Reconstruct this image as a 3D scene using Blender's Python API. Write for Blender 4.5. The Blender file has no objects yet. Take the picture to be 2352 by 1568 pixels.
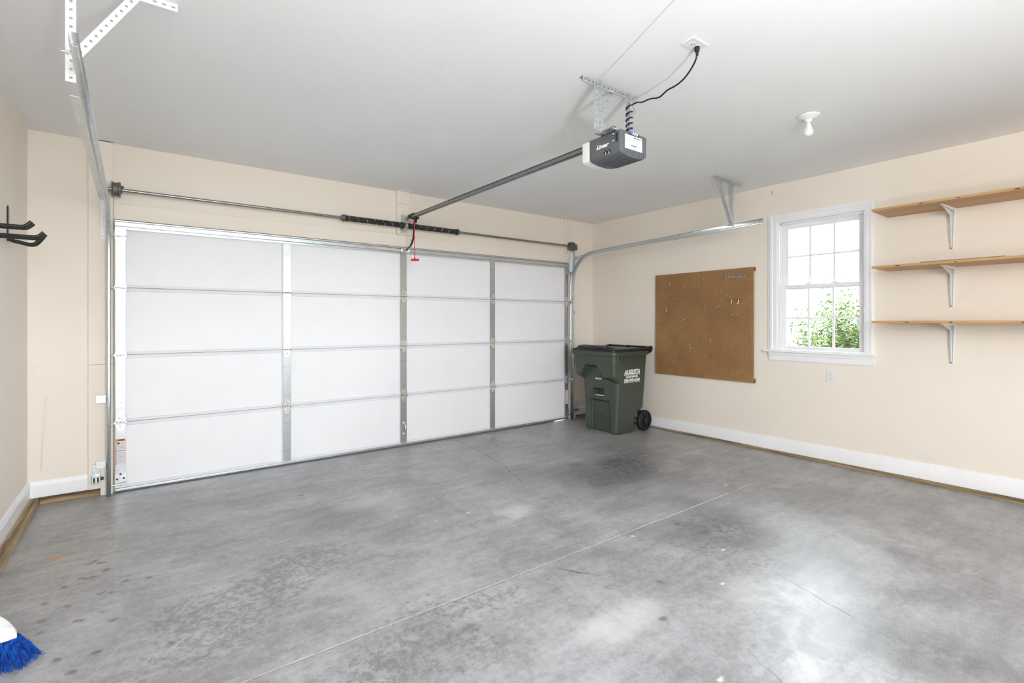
import bpy, math, random
import numpy as np
from mathutils import Vector, Matrix
PI = math.pi
rnd = random.Random(7)
sc = bpy.context.scene
COL = sc.collection

# ------------------------------------------------------------------ camera, sky, light, exposure
YAW = 0.6335
cam_data = bpy.data.cameras.new('camera')
cam = bpy.data.objects.new('camera', cam_data)
COL.objects.link(cam)
cam.location = (0.1685, -4.8933, 1.3326)
cam.rotation_euler = (PI/2, 0, -YAW)
cam_data.sensor_width = 36.0
cam_data.lens = 1127.2/2352*36
cam_data.shift_x = (1176-1154.0)/2352
cam_data.shift_y = (737.5-784)/2352
cam_data.clip_start = 0.05
sc.camera = cam

world = bpy.data.worlds.new('sky'); sc.world = world
world.use_nodes = True
bg = world.node_tree.nodes['Background']
bg.inputs[0].default_value = (0.90, 0.955, 1.0, 1)
bg.inputs[1].default_value = 18.0

def light(name, kind, loc, energy, color=(1, 1, 1)):
    d = bpy.data.lights.new(name, kind); d.energy = energy; d.color = color
    o = bpy.data.objects.new(name, d); COL.objects.link(o); o.location = loc
    return o, d
def aim(o, direction):
    o.rotation_euler = Vector(direction).to_track_quat('-Z', 'Y').to_euler()

sun, sd = light('sun', 'SUN', (8, 6, 9), 5.5, (1.0, 0.95, 0.86)); sd.angle = 0.01
aim(sun, (0.22, -0.60, -0.77))
# the photographer's flash beside the tripod, turned up to bounce off the ceiling
fl1, fd = light('bounce_flash', 'SPOT', (0.7, -6.1, 0.70), 520, (0.95, 0.98, 1.0))
fd.spot_size = math.radians(150); fd.spot_blend = 1.0; fd.shadow_soft_size = 0.15
aim(fl1, (0.10, 0.12, 1))
# sky portal in the window opening (sampling helper of the sky light)
po, pd = light('window_portal', 'AREA', (5.52, -2.915, 1.68), 1.0)
pd.shape = 'RECTANGLE'; pd.size = 0.80; pd.size_y = 1.36
aim(po, (-1, 0, 0)); pd.cycles.is_portal = True
pr_, pd2 = light('added_opening_portal', 'AREA', (0.80, -7.58, 1.75), 1.0)  # portal for the added rear opening that fills the room with sky light
pd2.shape = 'RECTANGLE'; pd2.size = 2.50; pd2.size_y = 1.72
aim(pr_, (0, 1, 0)); pd2.cycles.is_portal = True

sc.cycles.max_bounces = 12; sc.cycles.diffuse_bounces = 7; sc.cycles.glossy_bounces = 3; sc.cycles.transparent_max_bounces = 8
sc.cycles.adaptive_threshold = 0.12; sc.cycles.adaptive_min_samples = 16; sc.cycles.sample_clamp_indirect = 6.0
sc.cycles.caustics_reflective = False; sc.cycles.caustics_refractive = False
sc.view_settings.view_transform = 'Standard'
sc.view_settings.look = 'None'
sc.view_settings.exposure = 0.13
sc.view_settings.gamma = 1.0
sc.view_settings.use_curve_mapping = False

# ------------------------------------------------------------------ mesh builder
WL = {}          # world location of every Empty / origin
class MB:
    def __init__(s): s.v = []; s.f = []; s.m = []
    def add(s, vs, fs, mi=0):
        b = len(s.v); s.v += [tuple(p) for p in vs]
        s.f += [tuple(b+i for i in f) for f in fs]; s.m += [mi]*len(fs); return s
    def box(s, x0, x1, y0, y1, z0, z1, mi=0):
        x0, x1 = sorted((x0, x1)); y0, y1 = sorted((y0, y1)); z0, z1 = sorted((z0, z1))
        return s.add([(x, y, z) for x in (x0, x1) for y in (y0, y1) for z in (z0, z1)],
            [(0,1,3,2),(4,6,7,5),(0,4,5,1),(2,3,7,6),(0,2,6,4),(1,5,7,3)], mi)
    def bar(s, p0, p1, w, h, up=(0,0,1), mi=0):
        p0, p1 = Vector(p0), Vector(p1); t = (p1-p0).normalized()
        a = t.cross(Vector(up))
        if a.length < 1e-5: a = t.cross(Vector((1,0,0)))
        a.normalize(); b = a.cross(t).normalized()
        vs = [p + a*sa*w/2 + b*sb*h/2 for p in (p0, p1) for sa, sb in ((-1,-1),(1,-1),(1,1),(-1,1))]
        return s.add(vs, [(0,3,2,1),(4,5,6,7),(0,1,5,4),(1,2,6,5),(2,3,7,6),(3,0,4,7)], mi)
    def cyl(s, p0, p1, r, n=14, r2=None, mi=0):
        p0, p1 = Vector(p0), Vector(p1); t = (p1-p0).normalized(); r2 = r if r2 is None else r2
        a = t.orthogonal().normalized(); b = t.cross(a)
        vs = []
        for p, rr in ((p0, r), (p1, r2)):
            for i in range(n):
                q = 2*PI*i/n; vs.append(p + a*math.cos(q)*rr + b*math.sin(q)*rr)
        fs = [(i, (i+1) % n, n+(i+1) % n, n+i) for i in range(n)]
        fs += [tuple(range(n-1, -1, -1)), tuple(range(n, 2*n))]
        return s.add(vs, fs, mi)
    def tube(s, pts, r, n=8, mi=0, flat=None):
        pts = [Vector(p) for p in pts]; rs = r if isinstance(r, (list, tuple)) else [r]*len(pts)
        nrm = None; vs = []
        for i, p in enumerate(pts):
            t = (pts[min(i+1, len(pts)-1)] - pts[max(i-1, 0)]).normalized()
            if nrm is None: nrm = t.orthogonal().normalized()
            nrm = (nrm - t*nrm.dot(t))
            nrm = nrm.normalized() if nrm.length > 1e-6 else t.orthogonal().normalized()
            b = t.cross(nrm)
            for k in range(n):
                q = 2*PI*k/n; vs.append(p + nrm*math.cos(q)*rs[i] + b*math.sin(q)*rs[i])
        fs = []
        for i in range(len(pts)-1):
            for k in range(n):
                fs.append((i*n+k, i*n+(k+1) % n, (i+1)*n+(k+1) % n, (i+1)*n+k))
        fs += [tuple(range(n-1, -1, -1)), tuple(range((len(pts)-1)*n, len(pts)*n))]
        return s.add(vs, fs, mi)
    def lathe(s, prof, o, axis=(0,0,1), n=24, mi=0, cap=True):
        o = Vector(o); t = Vector(axis).normalized(); a = t.orthogonal().normalized(); b = t.cross(a)
        vs = [o + t*h + a*math.cos(2*PI*k/n)*r + b*math.sin(2*PI*k/n)*r for r, h in prof for k in range(n)]
        fs = [(i*n+k, i*n+(k+1) % n, (i+1)*n+(k+1) % n, (i+1)*n+k) for i in range(len(prof)-1) for k in range(n)]
        if cap: fs += [tuple(range(n-1, -1, -1)), tuple(range((len(prof)-1)*n, len(prof)*n))]
        return s.add(vs, fs, mi)
    def prism(s, poly, o, u, v, d, mi=0):
        """poly in (u,v) at o, pushed along vector d"""
        o, u, v, d = Vector(o), Vector(u), Vector(v), Vector(d); n = len(poly)
        vs = [o + u*a + v*b for a, b in poly]; vs += [p + d for p in vs]
        fs = [tuple(range(n-1, -1, -1)), tuple(range(n, 2*n))] + [(i, (i+1) % n, n+(i+1) % n, n+i) for i in range(n)]
        return s.add(vs, fs, mi)
    def perf(s, o, u, v, w, n, pitch, r, th, slot=0.0, mi=0):
        """perforated strip: n cells along unit u from o, width w along unit v, thickness th along u x v"""
        o, u, v = Vector(o), Vector(u).normalized(), Vector(v).normalized(); nn = u.cross(v)
        ang = [PI/8 + PI/4*k for k in range(8)]
        for i in range(n):
            c = o + u*(i+0.5)*pitch
            sq = [(pitch/2, 0.0), (pitch/2, w/2), (0, w/2), (-pitch/2, w/2), (-pitch/2, 0), (-pitch/2, -w/2), (0, -w/2), (pitch/2, -w/2)]
            ho = [(math.cos(PI/4*k)*r + slot*(1 if math.cos(PI/4*k) > .1 else -1 if math.cos(PI/4*k) < -.1 else 0), math.sin(PI/4*k)*r) for k in range(8)]
            vs = []
            for d in (0, th):
                vs += [c + u*a + v*b + nn*d for a, b in sq] + [c + u*a + v*b + nn*d for a, b in ho]
            fs = []
            for k in range(8):
                k2 = (k+1) % 8
                fs += [(k, 8+k, 8+k2, k2), (16+k, 16+k2, 24+k2, 24+k), (8+k, 24+k, 24+k2, 8+k2)]
            fs += [(1,2,18,17),(2,3,19,18),(5,6,22,21),(6,7,23,22)]
            if i == 0: fs += [(3,4,20,19),(4,5,21,20)]
            if i == n-1: fs += [(7,0,16,23),(0,1,17,16)]
            s.add(vs, fs, mi)
        return s
    def angle(s, o, u, v1, v2, w, n, pitch, r, th=.002, slot=0.0, mi=0):
        """perforated angle iron: legs v1 and v2 meeting along the line from o in direction u"""
        o, u, v1, v2 = Vector(o), Vector(u).normalized(), Vector(v1), Vector(v2)
        s.perf(o + v1*w/2, u, v1, w, n, pitch, r, th, slot, mi)
        s.perf(o + v2*w/2, u, v2, w, n, pitch, r, th, slot, mi); return s
    def sweep(s, prof, path, aax, flip, mi=0, close=False):
        pts = [Vector(p) for p in path]; aax = Vector(aax); n = len(prof); vs = []
        for i, p in enumerate(pts):
            t = (pts[min(i+1, len(pts)-1)] - pts[max(i-1, 0)]).normalized()
            b = (t.cross(aax) if flip else aax.cross(t)).normalized()
            vs += [p + aax*a + b*c for a, c in prof]
        rng = n if close else n-1
        fs = [(i*n+k, i*n+(k+1) % n, (i+1)*n+(k+1) % n, (i+1)*n+k) for i in range(len(pts)-1) for k in range(rng)]
        if close: fs += [tuple(range(n-1, -1, -1)), tuple(range((len(pts)-1)*n, len(pts)*n))]
        return s.add(vs, fs, mi)
    def mesh(s, name, mat, org=(0,0,0), smooth=None):
        me = bpy.data.meshes.new(name); ox, oy, oz = org
        me.from_pydata([(x-ox, y-oy, z-oz) for x, y, z in s.v], [], s.f)
        for m in (mat if isinstance(mat, (list, tuple)) else [mat]): me.materials.append(M[m] if isinstance(m, str) else m)
        if any(s.m): me.polygons.foreach_set('material_index', s.m)
        me.update()
        if smooth is not None:
            me.shade_smooth(); me.set_sharp_from_angle(angle=math.radians(smooth))
        return me
    def each(s, name, mat, parent, **kw):
        """one object for every separate piece"""
        par = list(range(len(s.v)))
        def find(i):
            while par[i] != i: par[i] = par[par[i]]; i = par[i]
            return i
        for f_ in s.f:
            r = find(f_[0])
            for i in f_[1:]: par[find(i)] = r
        groups = {}
        for f_, m_ in zip(s.f, s.m): groups.setdefault(find(f_[0]), []).append((f_, m_))
        out = []
        for g in groups.values():
            used = sorted({i for f_, _ in g for i in f_}); mp = {i: k for k, i in enumerate(used)}; mb = MB()
            mb.v = [s.v[i] for i in used]; mb.f = [tuple(mp[i] for i in f_) for f_, _ in g]; mb.m = [m_ for _, m_ in g]
            out.append(mb.build(name, mat, parent, **kw))
        return out
    def build(s, name, mat, parent=None, org=None, smooth=None, bevel=None, solid=None, segs=2):
        if parent is not None: w = WL[parent.name]
        else: w = Vector(org) if org is not None else Vector((0,0,0))
        me = s.mesh(name, mat, w, smooth)
        o = bpy.data.objects.new(name, me); COL.objects.link(o)
        if parent is not None: o.parent = parent
        else: o.location = w
        WL[o.name] = Vector(w)
        if solid:
            md = o.modifiers.new('thickness', 'SOLIDIFY'); md.thickness = solid; md.offset = 0
        if bevel:
            md = o.modifiers.new('bevel', 'BEVEL'); md.width = bevel; md.segments = segs; md.limit_method = 'ANGLE'
            md.angle_limit = math.radians(35)
            if smooth is None: me.shade_smooth(); me.set_sharp_from_angle(angle=math.radians(50))
        return o

def tag(o, label=None, cat=None, group=None, kind=None):
    if label: o['label'] = label
    if cat: o['category'] = cat
    if group: o['group'] = group
    if kind: o['kind'] = kind
    return o
def thing(name, loc, label=None, cat=None, group=None, kind=None):
    o = bpy.data.objects.new(name, None); COL.objects.link(o); o.location = loc
    o.empty_display_size = 0.1; WL[o.name] = Vector(loc)
    return tag(o, label, cat, group, kind)
def put(name, me, loc, parent=None, rot=None):
    """another object sharing mesh data; loc in world coordinates"""
    o = bpy.data.objects.new(name, me); COL.objects.link(o)
    loc = Vector(loc)
    if parent is not None: o.parent = parent; o.location = loc - WL[parent.name]
    else: o.location = loc
    if rot: o.rotation_euler = rot
    WL[o.name] = loc
    return o
def text(mb, body, o, u, v, size, depth=0.0012, shear=0.0, bold=0.0, width=None, mi=0, squeeze=1.0):
    """flat raised lettering; o = lower left corner, u = reading direction, v = up"""
    cu = bpy.data.curves.new('lettering', 'FONT'); cu.body = body; cu.size = size
    cu.shear = shear; cu.offset = bold; cu.extrude = depth; cu.resolution_u = 2
    ob = bpy.data.objects.new('lettering', cu); COL.objects.link(ob)
    dg = bpy.context.evaluated_depsgraph_get(); me = bpy.data.meshes.new_from_object(ob.evaluated_get(dg))
    o, u, v = Vector(o), Vector(u).normalized(), Vector(v).normalized(); n = u.cross(v)
    xs = [p.co.x for p in me.vertices]; x0, x1 = min(xs), max(xs)
    k = (width/(x1-x0)) if width else squeeze
    mb.add([o + u*(p.co.x-x0)*k + v*p.co.y + n*p.co.z for p in me.vertices], [tuple(p.vertices) for p in me.polygons], mi)
    bpy.data.objects.remove(ob); bpy.data.curves.remove(cu); bpy.data.meshes.remove(me)

# ------------------------------------------------------------------ materials
M = {}
class NT:
    """small helper round a material's node tree"""
    def __init__(s, name):
        s.mat = bpy.data.materials.new(name); s.mat.use_nodes = True; s.t = s.mat.node_tree
        s.b = s.t.nodes['Principled BSDF']; M[name] = s.mat; s.co = None
    def n(s, typ, **kw):
        nd = s.t.nodes.new(typ)
        for k, v in kw.items(): setattr(nd, k, v)
        return nd
    def l(s, a, b): s.t.links.new(a, b)
    def val(s, sock, v):
        if hasattr(v, 'is_linked') or hasattr(v, 'links'): s.l(v, sock)
        else: sock.default_value = v
    def obj(s):
        if s.co is None: s.co = s.n('ShaderNodeTexCoord').outputs['Object']
        return s.co
    def math(s, op, a, b=0.0, c=None, clamp=False):
        nd = s.n('ShaderNodeMath', operation=op, use_clamp=clamp); s.val(nd.inputs[0], a); s.val(nd.inputs[1], b)
        if c is not None: s.val(nd.inputs[2], c)
        return nd.outputs[0]
    def noise(s, scale, detail=4, rough=0.55, vec=None, dist=0.0, color=False):
        nd = s.n('ShaderNodeTexNoise'); s.l(vec if vec is not None else s.obj(), nd.inputs['Vector'])
        nd.inputs['Scale'].default_value = scale; nd.inputs['Detail'].default_value = detail
        nd.inputs['Roughness'].default_value = rough; nd.inputs['Distortion'].default_value = dist
        return nd.outputs['Color' if color else 'Fac']
    def ramp(s, fac, a, b, ca=(0,0,0,1), cb=(1,1,1,1)):
        nd = s.n('ShaderNodeMapRange', interpolation_type='SMOOTHSTEP'); s.val(nd.inputs['Value'], fac)
        nd.inputs['From Min'].default_value = a; nd.inputs['From Max'].default_value = b
        return nd.outputs[0]
    def mix(s, fac, a, b, mode='MIX'):
        nd = s.n('ShaderNodeMix', data_type='RGBA', blend_type=mode); s.val(nd.inputs[0], fac)
        for sock, v in ((nd.inputs[6], a), (nd.inputs[7], b)):
            if isinstance(v, tuple): sock.default_value = (v + (1,))[:4]
            else: s.l(v, sock)
        return nd.outputs[2]
    def scale(s, sc_, loc=(0,0,0), rot=(0,0,0)):
        nd = s.n('ShaderNodeMapping'); s.l(s.obj(), nd.inputs[0]); nd.inputs['Scale'].default_value = sc_
        nd.inputs['Location'].default_value = loc; nd.inputs['Rotation'].default_value = rot
        return nd.outputs[0]
    def bump(s, h, strength=0.2, dist=0.01):
        nd = s.n('ShaderNodeBump'); nd.inputs['Strength'].default_value = strength; nd.inputs['Distance'].default_value = dist
        s.l(h, nd.inputs['Height']); s.l(nd.outputs[0], s.b.inputs['Normal'])
    def col(s, c):
        if isinstance(c, tuple): s.b.inputs['Base Color'].default_value = (c + (1,))[:4]
        else: s.l(c, s.b.inputs['Base Color'])
    def set(s, rough=0.5, metal=0.0, spec=0.5):
        s.val(s.b.inputs['Roughness'], rough); s.b.inputs['Metallic'].default_value = metal
        s.b.inputs['Specular IOR Level'].default_value = spec
def srgb(r, g, b):
    f = lambda c: (c/255/12.92) if c/255 <= .04045 else ((c/255+.055)/1.055)**2.4
    return (f(r), f(g), f(b))

def simple(name, c, rough=0.5, metal=0.0, spec=0.5, var=0.06, nscale=6.0, bump=0.0, bscale=60):
    t = NT(name); f = t.noise(nscale, 2)
    t.col(t.mix(t.ramp(f, 0.3, 0.7), tuple(x*(1-var) for x in c), tuple(min(1, x*(1+var)) for x in c)))
    t.set(rough, metal, spec)
    if bump: t.bump(t.noise(bscale, 3), bump, 0.003)
    return t
def wall_mat(name, c):
    t = NT(name)
    big = t.ramp(t.noise(0.9, 3), 0.3, 0.7)
    base = t.mix(big, tuple(x*0.985 for x in c), tuple(min(1, x*1.01) for x in c))
    # faint scuffs and patches
    sc_ = t.noise(3.0, 5, 0.65, dist=1.4); m = t.math('MULTIPLY', t.ramp(sc_, 0.62, 0.74), 0.13)
    base = t.mix(m, base, tuple(x*0.72 for x in c))
    sp = t.ramp(t.noise(28, 2), 0.755, 0.80); base = t.mix(t.math('MULTIPLY', sp, 0.30), base, tuple(x*0.5 for x in c))
    t.col(base); t.set(0.55, 0, 0.35)
wall_mat('wall_paint', srgb(240, 231, 219))
wall_mat('board_paint', srgb(240, 231, 219))
wall_mat('ceiling_paint', srgb(240, 241, 243))
simple('trim_white', srgb(243, 243, 245), 0.35, var=0.015)
simple('door_white', srgb(231, 232, 235), 0.6, spec=0.3, var=0.01)
simple('panel_white', srgb(244, 244, 247), 0.6, spec=0.3, var=0.006)
simple('white_plastic', srgb(228, 229, 229), 0.4, var=0.01)
simple('bracket_white', srgb(236, 238, 240), 0.35, var=0.03)
simple('lens_white', srgb(235, 235, 233), 0.5, var=0.01)
simple('black_plastic', (0.012, 0.012, 0.013), 0.38, var=0.15)
simple('black_rubber', (0.010, 0.010, 0.011), 0.6, var=0.2)
simple('black_paint', (0.020, 0.020, 0.022), 0.30, var=0.2)
simple('hole_dark', (0.03, 0.03, 0.03), 0.7)
simple('opener_grey', srgb(96, 99, 103), 0.42, var=0.03, bump=0.04, bscale=400)
simple('cart_green', srgb(66, 73, 63), 0.40, var=0.06, nscale=3, bump=0.03, bscale=300)
simple('print_white', srgb(238, 238, 236), 0.5)
simple('print_black', (0.02, 0.02, 0.02), 0.5)
simple('label_paper', srgb(228, 230, 232), 0.45, var=0.02)
simple('label_grey', srgb(165, 168, 172), 0.5)
simple('label_orange', srgb(232, 128, 40), 0.45)
simple('label_salmon', srgb(242, 150, 120), 0.5)
simple('red_plastic', srgb(212, 40, 32), 0.4)
simple('dark_red', srgb(110, 22, 26), 0.5)
simple('blue_wire', srgb(90, 120, 190), 0.5)
simple('wire_white', srgb(214, 214, 214), 0.5)
simple('gasket', srgb(92, 94, 96), 0.55)
simple('concrete_block', srgb(150, 150, 146), 0.9)
simple('siding', srgb(240, 240, 236), 0.7)
simple('roof_far', srgb(225, 222, 216), 0.9)
simple('lawn', (0.12, 0.16, 0.07), 0.9, var=0.3, nscale=3)
simple('bark', srgb(95, 80, 62), 0.9)
def metal(name, c, rough, var=0.10, nscale=14, m=0.85, rv=0.16):
    t = NT(name); vo = t.n('ShaderNodeTexVoronoi'); t.l(t.obj(), vo.inputs['Vector']); vo.inputs['Scale'].default_value = 55
    f = t.math('ADD', t.math('MULTIPLY', t.noise(nscale, 4), 0.7), t.math('MULTIPLY', vo.outputs['Distance'], 0.5))
    t.col(t.mix(t.ramp(f, 0.3, 0.8), tuple(x*(1-var) for x in c), tuple(min(1, x*(1+var)) for x in c)))
    t.set(t.math('ADD', t.math('MULTIPLY', t.noise(nscale*2, 3), rv), rough-rv/2), m)
metal('galvanized', srgb(206, 210, 212), 0.34)
metal('stile_metal', srgb(190, 193, 195), 0.30, 0.03, rv=0.03)
metal('zinc', srgb(214, 215, 214), 0.26, 0.12)
metal('shaft_steel', srgb(150, 147, 142), 0.30, 0.10)
metal('drum_grey', srgb(112, 110, 108), 0.50, 0.12, m=0.5)
metal('hook_steel', srgb(214, 212, 205), 0.25, 0.06)
metal('rail_steel', srgb(150, 152, 152), 0.34, 0.10)

def wood(name, c1, c2, axis, rough=0.5, grain=9.0, knots=True):
    t = NT(name); s3 = [grain*4]*3; s3[axis] = grain*0.22
    v = t.scale(tuple(s3)); f = t.noise(1.0, 6, 0.6, v, 0.6)
    wv = t.n('ShaderNodeTexWave', wave_type='BANDS', bands_direction=('Y' if axis == 0 else 'X')); t.l(t.scale(tuple((3.5 if i != axis else 0.12) for i in range(3))), wv.inputs[0])
    wv.inputs['Scale'].default_value = 2.2; wv.inputs['Distortion'].default_value = 7; wv.inputs['Detail'].default_value = 3
    g = t.math('ADD', t.math('MULTIPLY', f, 0.85), t.math('MULTIPLY', wv.outputs['Fac'], 0.15))
    base = t.mix(t.ramp(g, 0.3, 0.72), c1, c2)
    if knots:
        k = t.ramp(t.noise(2.3, 5, 0.6, dist=0.8), 0.66, 0.76)
        base = t.mix(t.math('MULTIPLY', k, 0.55), base, tuple(x*0.45 for x in c1))
    t.col(base); t.set(rough); t.bump(f, 0.12, 0.002)
wood('shelf_ply', srgb(168, 124, 72), srgb(202, 160, 106), 1, 0.42, 3.2)
wood('treated_wood', srgb(92, 74, 50), srgb(188, 166, 128), 1, 0.75, 6)
wood('treated_wood_x', srgb(84, 66, 44), srgb(186, 160, 120), 0, 0.75, 6)
t = NT('pegboard_brown')
f = t.noise(1.7, 5, 0.6, dist=0.5); g = t.noise(60, 3)
b0 = t.mix(t.ramp(f, 0.35, 0.68), srgb(148, 110, 70), srgb(166, 126, 82))
t.col(t.mix(t.math('MULTIPLY', t.ramp(g, 0.4, 0.7), 0.25), b0, srgb(128, 96, 62))); t.set(0.6, 0, 0.35)
simple('board_edge', srgb(140, 104, 62), 0.7)
t = NT('bristle_blue'); f = t.noise(55, 2)
t.col(t.mix(t.ramp(f, 0.35, 0.65), srgb(4, 44, 124), srgb(14, 82, 178))); t.set(0.65, 0, 0.15)
t = NT('leaf'); f = t.noise(9, 2)
t.col(t.mix(t.ramp(f, 0.35, 0.65), (0.020, 0.048, 0.005), (0.085, 0.145, 0.020))); t.set(0.45)
t.b.inputs['Subsurface Weight'].default_value = 0.0
t.b.inputs['Transmission Weight'].default_value = 0.0
# thin window glass: mostly clear with a faint reflection
t = NT('window_glass'); nt = t.t; out = nt.nodes['Material Output']
tr = t.n('ShaderNodeBsdfTransparent'); tr.inputs[0].default_value = (0.96, 0.98, 0.97, 1)
gl = t.n('ShaderNodeBsdfGlossy'); gl.inputs['Roughness'].default_value = 0.02
fr = t.n('ShaderNodeFresnel'); fr.inputs[0].default_value = 1.45
gn = t.noise(1.5, 2)
mx = t.n('ShaderNodeMixShader'); t.l(t.math('MULTIPLY', fr.outputs[0], t.math('ADD', t.math('MULTIPLY', gn, 0.2), 0.9)), mx.inputs[0])
t.l(tr.outputs[0], mx.inputs[1]); t.l(gl.outputs[0], mx.inputs[2]); t.l(mx.outputs[0], out.inputs[0])
# frosted bulb, switched off
simple('bulb_frost', srgb(232, 232, 230), 0.25, var=0.01)
simple('porcelain', srgb(232, 232, 230), 0.2, var=0.01)

# concrete floor: mottled slab; the masks of grime, flakes, pale patches and spots come from the slab's own attributes
t = NT('floor_concrete')
def attr(name):
    nd = t.n('ShaderNodeAttribute'); nd.attribute_name = name; return nd
av = attr('wear'); sp_ = t.n('ShaderNodeSeparateColor'); t.l(av.outputs['Color'], sp_.inputs[0])
grime, flake_m, pale = sp_.outputs[0], sp_.outputs[1], sp_.outputs[2]; warm = av.outputs['Alpha']
stain = attr('stain')
mid = t.noise(2.4, 5, 0.6, dist=0.4); fine = t.noise(38, 5, 0.72)
streak = t.noise(1.0, 4, 0.6, t.scale((3.0, 13.0, 1), rot=(0, 0, 0.12)))
patch = t.noise(17, 6, 0.75)
lum = t.math('ADD', t.math('ADD', t.math('MULTIPLY', mid, 0.40), t.math('MULTIPLY', patch, 0.30)), t.math('ADD', t.math('MULTIPLY', fine, 0.26), t.math('MULTIPLY', streak, 0.24)))
lf = t.ramp(lum, 0.46, 0.76)
base = t.mix(lf, srgb(132, 132, 134), srgb(178, 179, 182))
base = t.mix(t.math('MULTIPLY', warm, 0.65), base, t.mix(lf, srgb(125, 118, 109), srgb(174, 167, 157)))
gfac = t.math('MULTIPLY', grime, t.math('ADD', t.math('MULTIPLY', t.ramp(patch, 0.38, 0.60), 0.55), 0.36))
base = t.mix(gfac, base, srgb(78, 78, 80))
fl_n = t.math('ADD', t.math('MULTIPLY', patch, 0.5), t.math('MULTIPLY', fine, 0.5))
flk = t.ramp(t.math('SUBTRACT', fl_n, t.math('MULTIPLY', flake_m, 0.11)), 0.435, 0.355)
base = t.mix(t.math('MULTIPLY', t.math('MULTIPLY', flk, t.ramp(flake_m, 0.02, 0.5)), 0.36), base, srgb(96, 95, 94))
base = t.mix(t.math('MULTIPLY', t.math('MULTIPLY', pale, t.ramp(mid, 0.35, 0.6)), 0.6), base, srgb(220, 221, 223))
grit = t.noise(150, 2, 0.6)
base = t.mix(t.math('MULTIPLY', t.ramp(grit, 0.52, 0.72), 0.22), base, srgb(112, 112, 112))
base = t.mix(t.math('MULTIPLY', t.ramp(grit, 0.46, 0.30), 0.16), base, srgb(214, 214, 214))
base = t.mix(stain.outputs['Alpha'], base, stain.outputs['Color'])
t.col(base)
t.set(t.math('ADD', t.math('MULTIPLY', mid, 0.24), t.math('ADD', t.math('MULTIPLY', fine, 0.12), 0.20)), 0, 0.5)
t.bump(fine, 0.10, 0.004)
simple('joint_dust', srgb(160, 154, 146), 0.9, var=.25, nscale=30)
simple('scuff_brown', srgb(216, 202, 186), 0.8)
simple('crack_faint', srgb(136, 133, 130), 0.9)
simple('crack_dark', srgb(104, 102, 100), 0.9, var=.2, nscale=20)

# ------------------------------------------------------------------ the room
W, H, XL, YB = 5.363, 2.72, -0.4984, -7.4       # right wall, ceiling, left wall, rear wall
DW, DH = 4.842, 2.115                            # overhead door width and height
TH = 0.14
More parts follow.
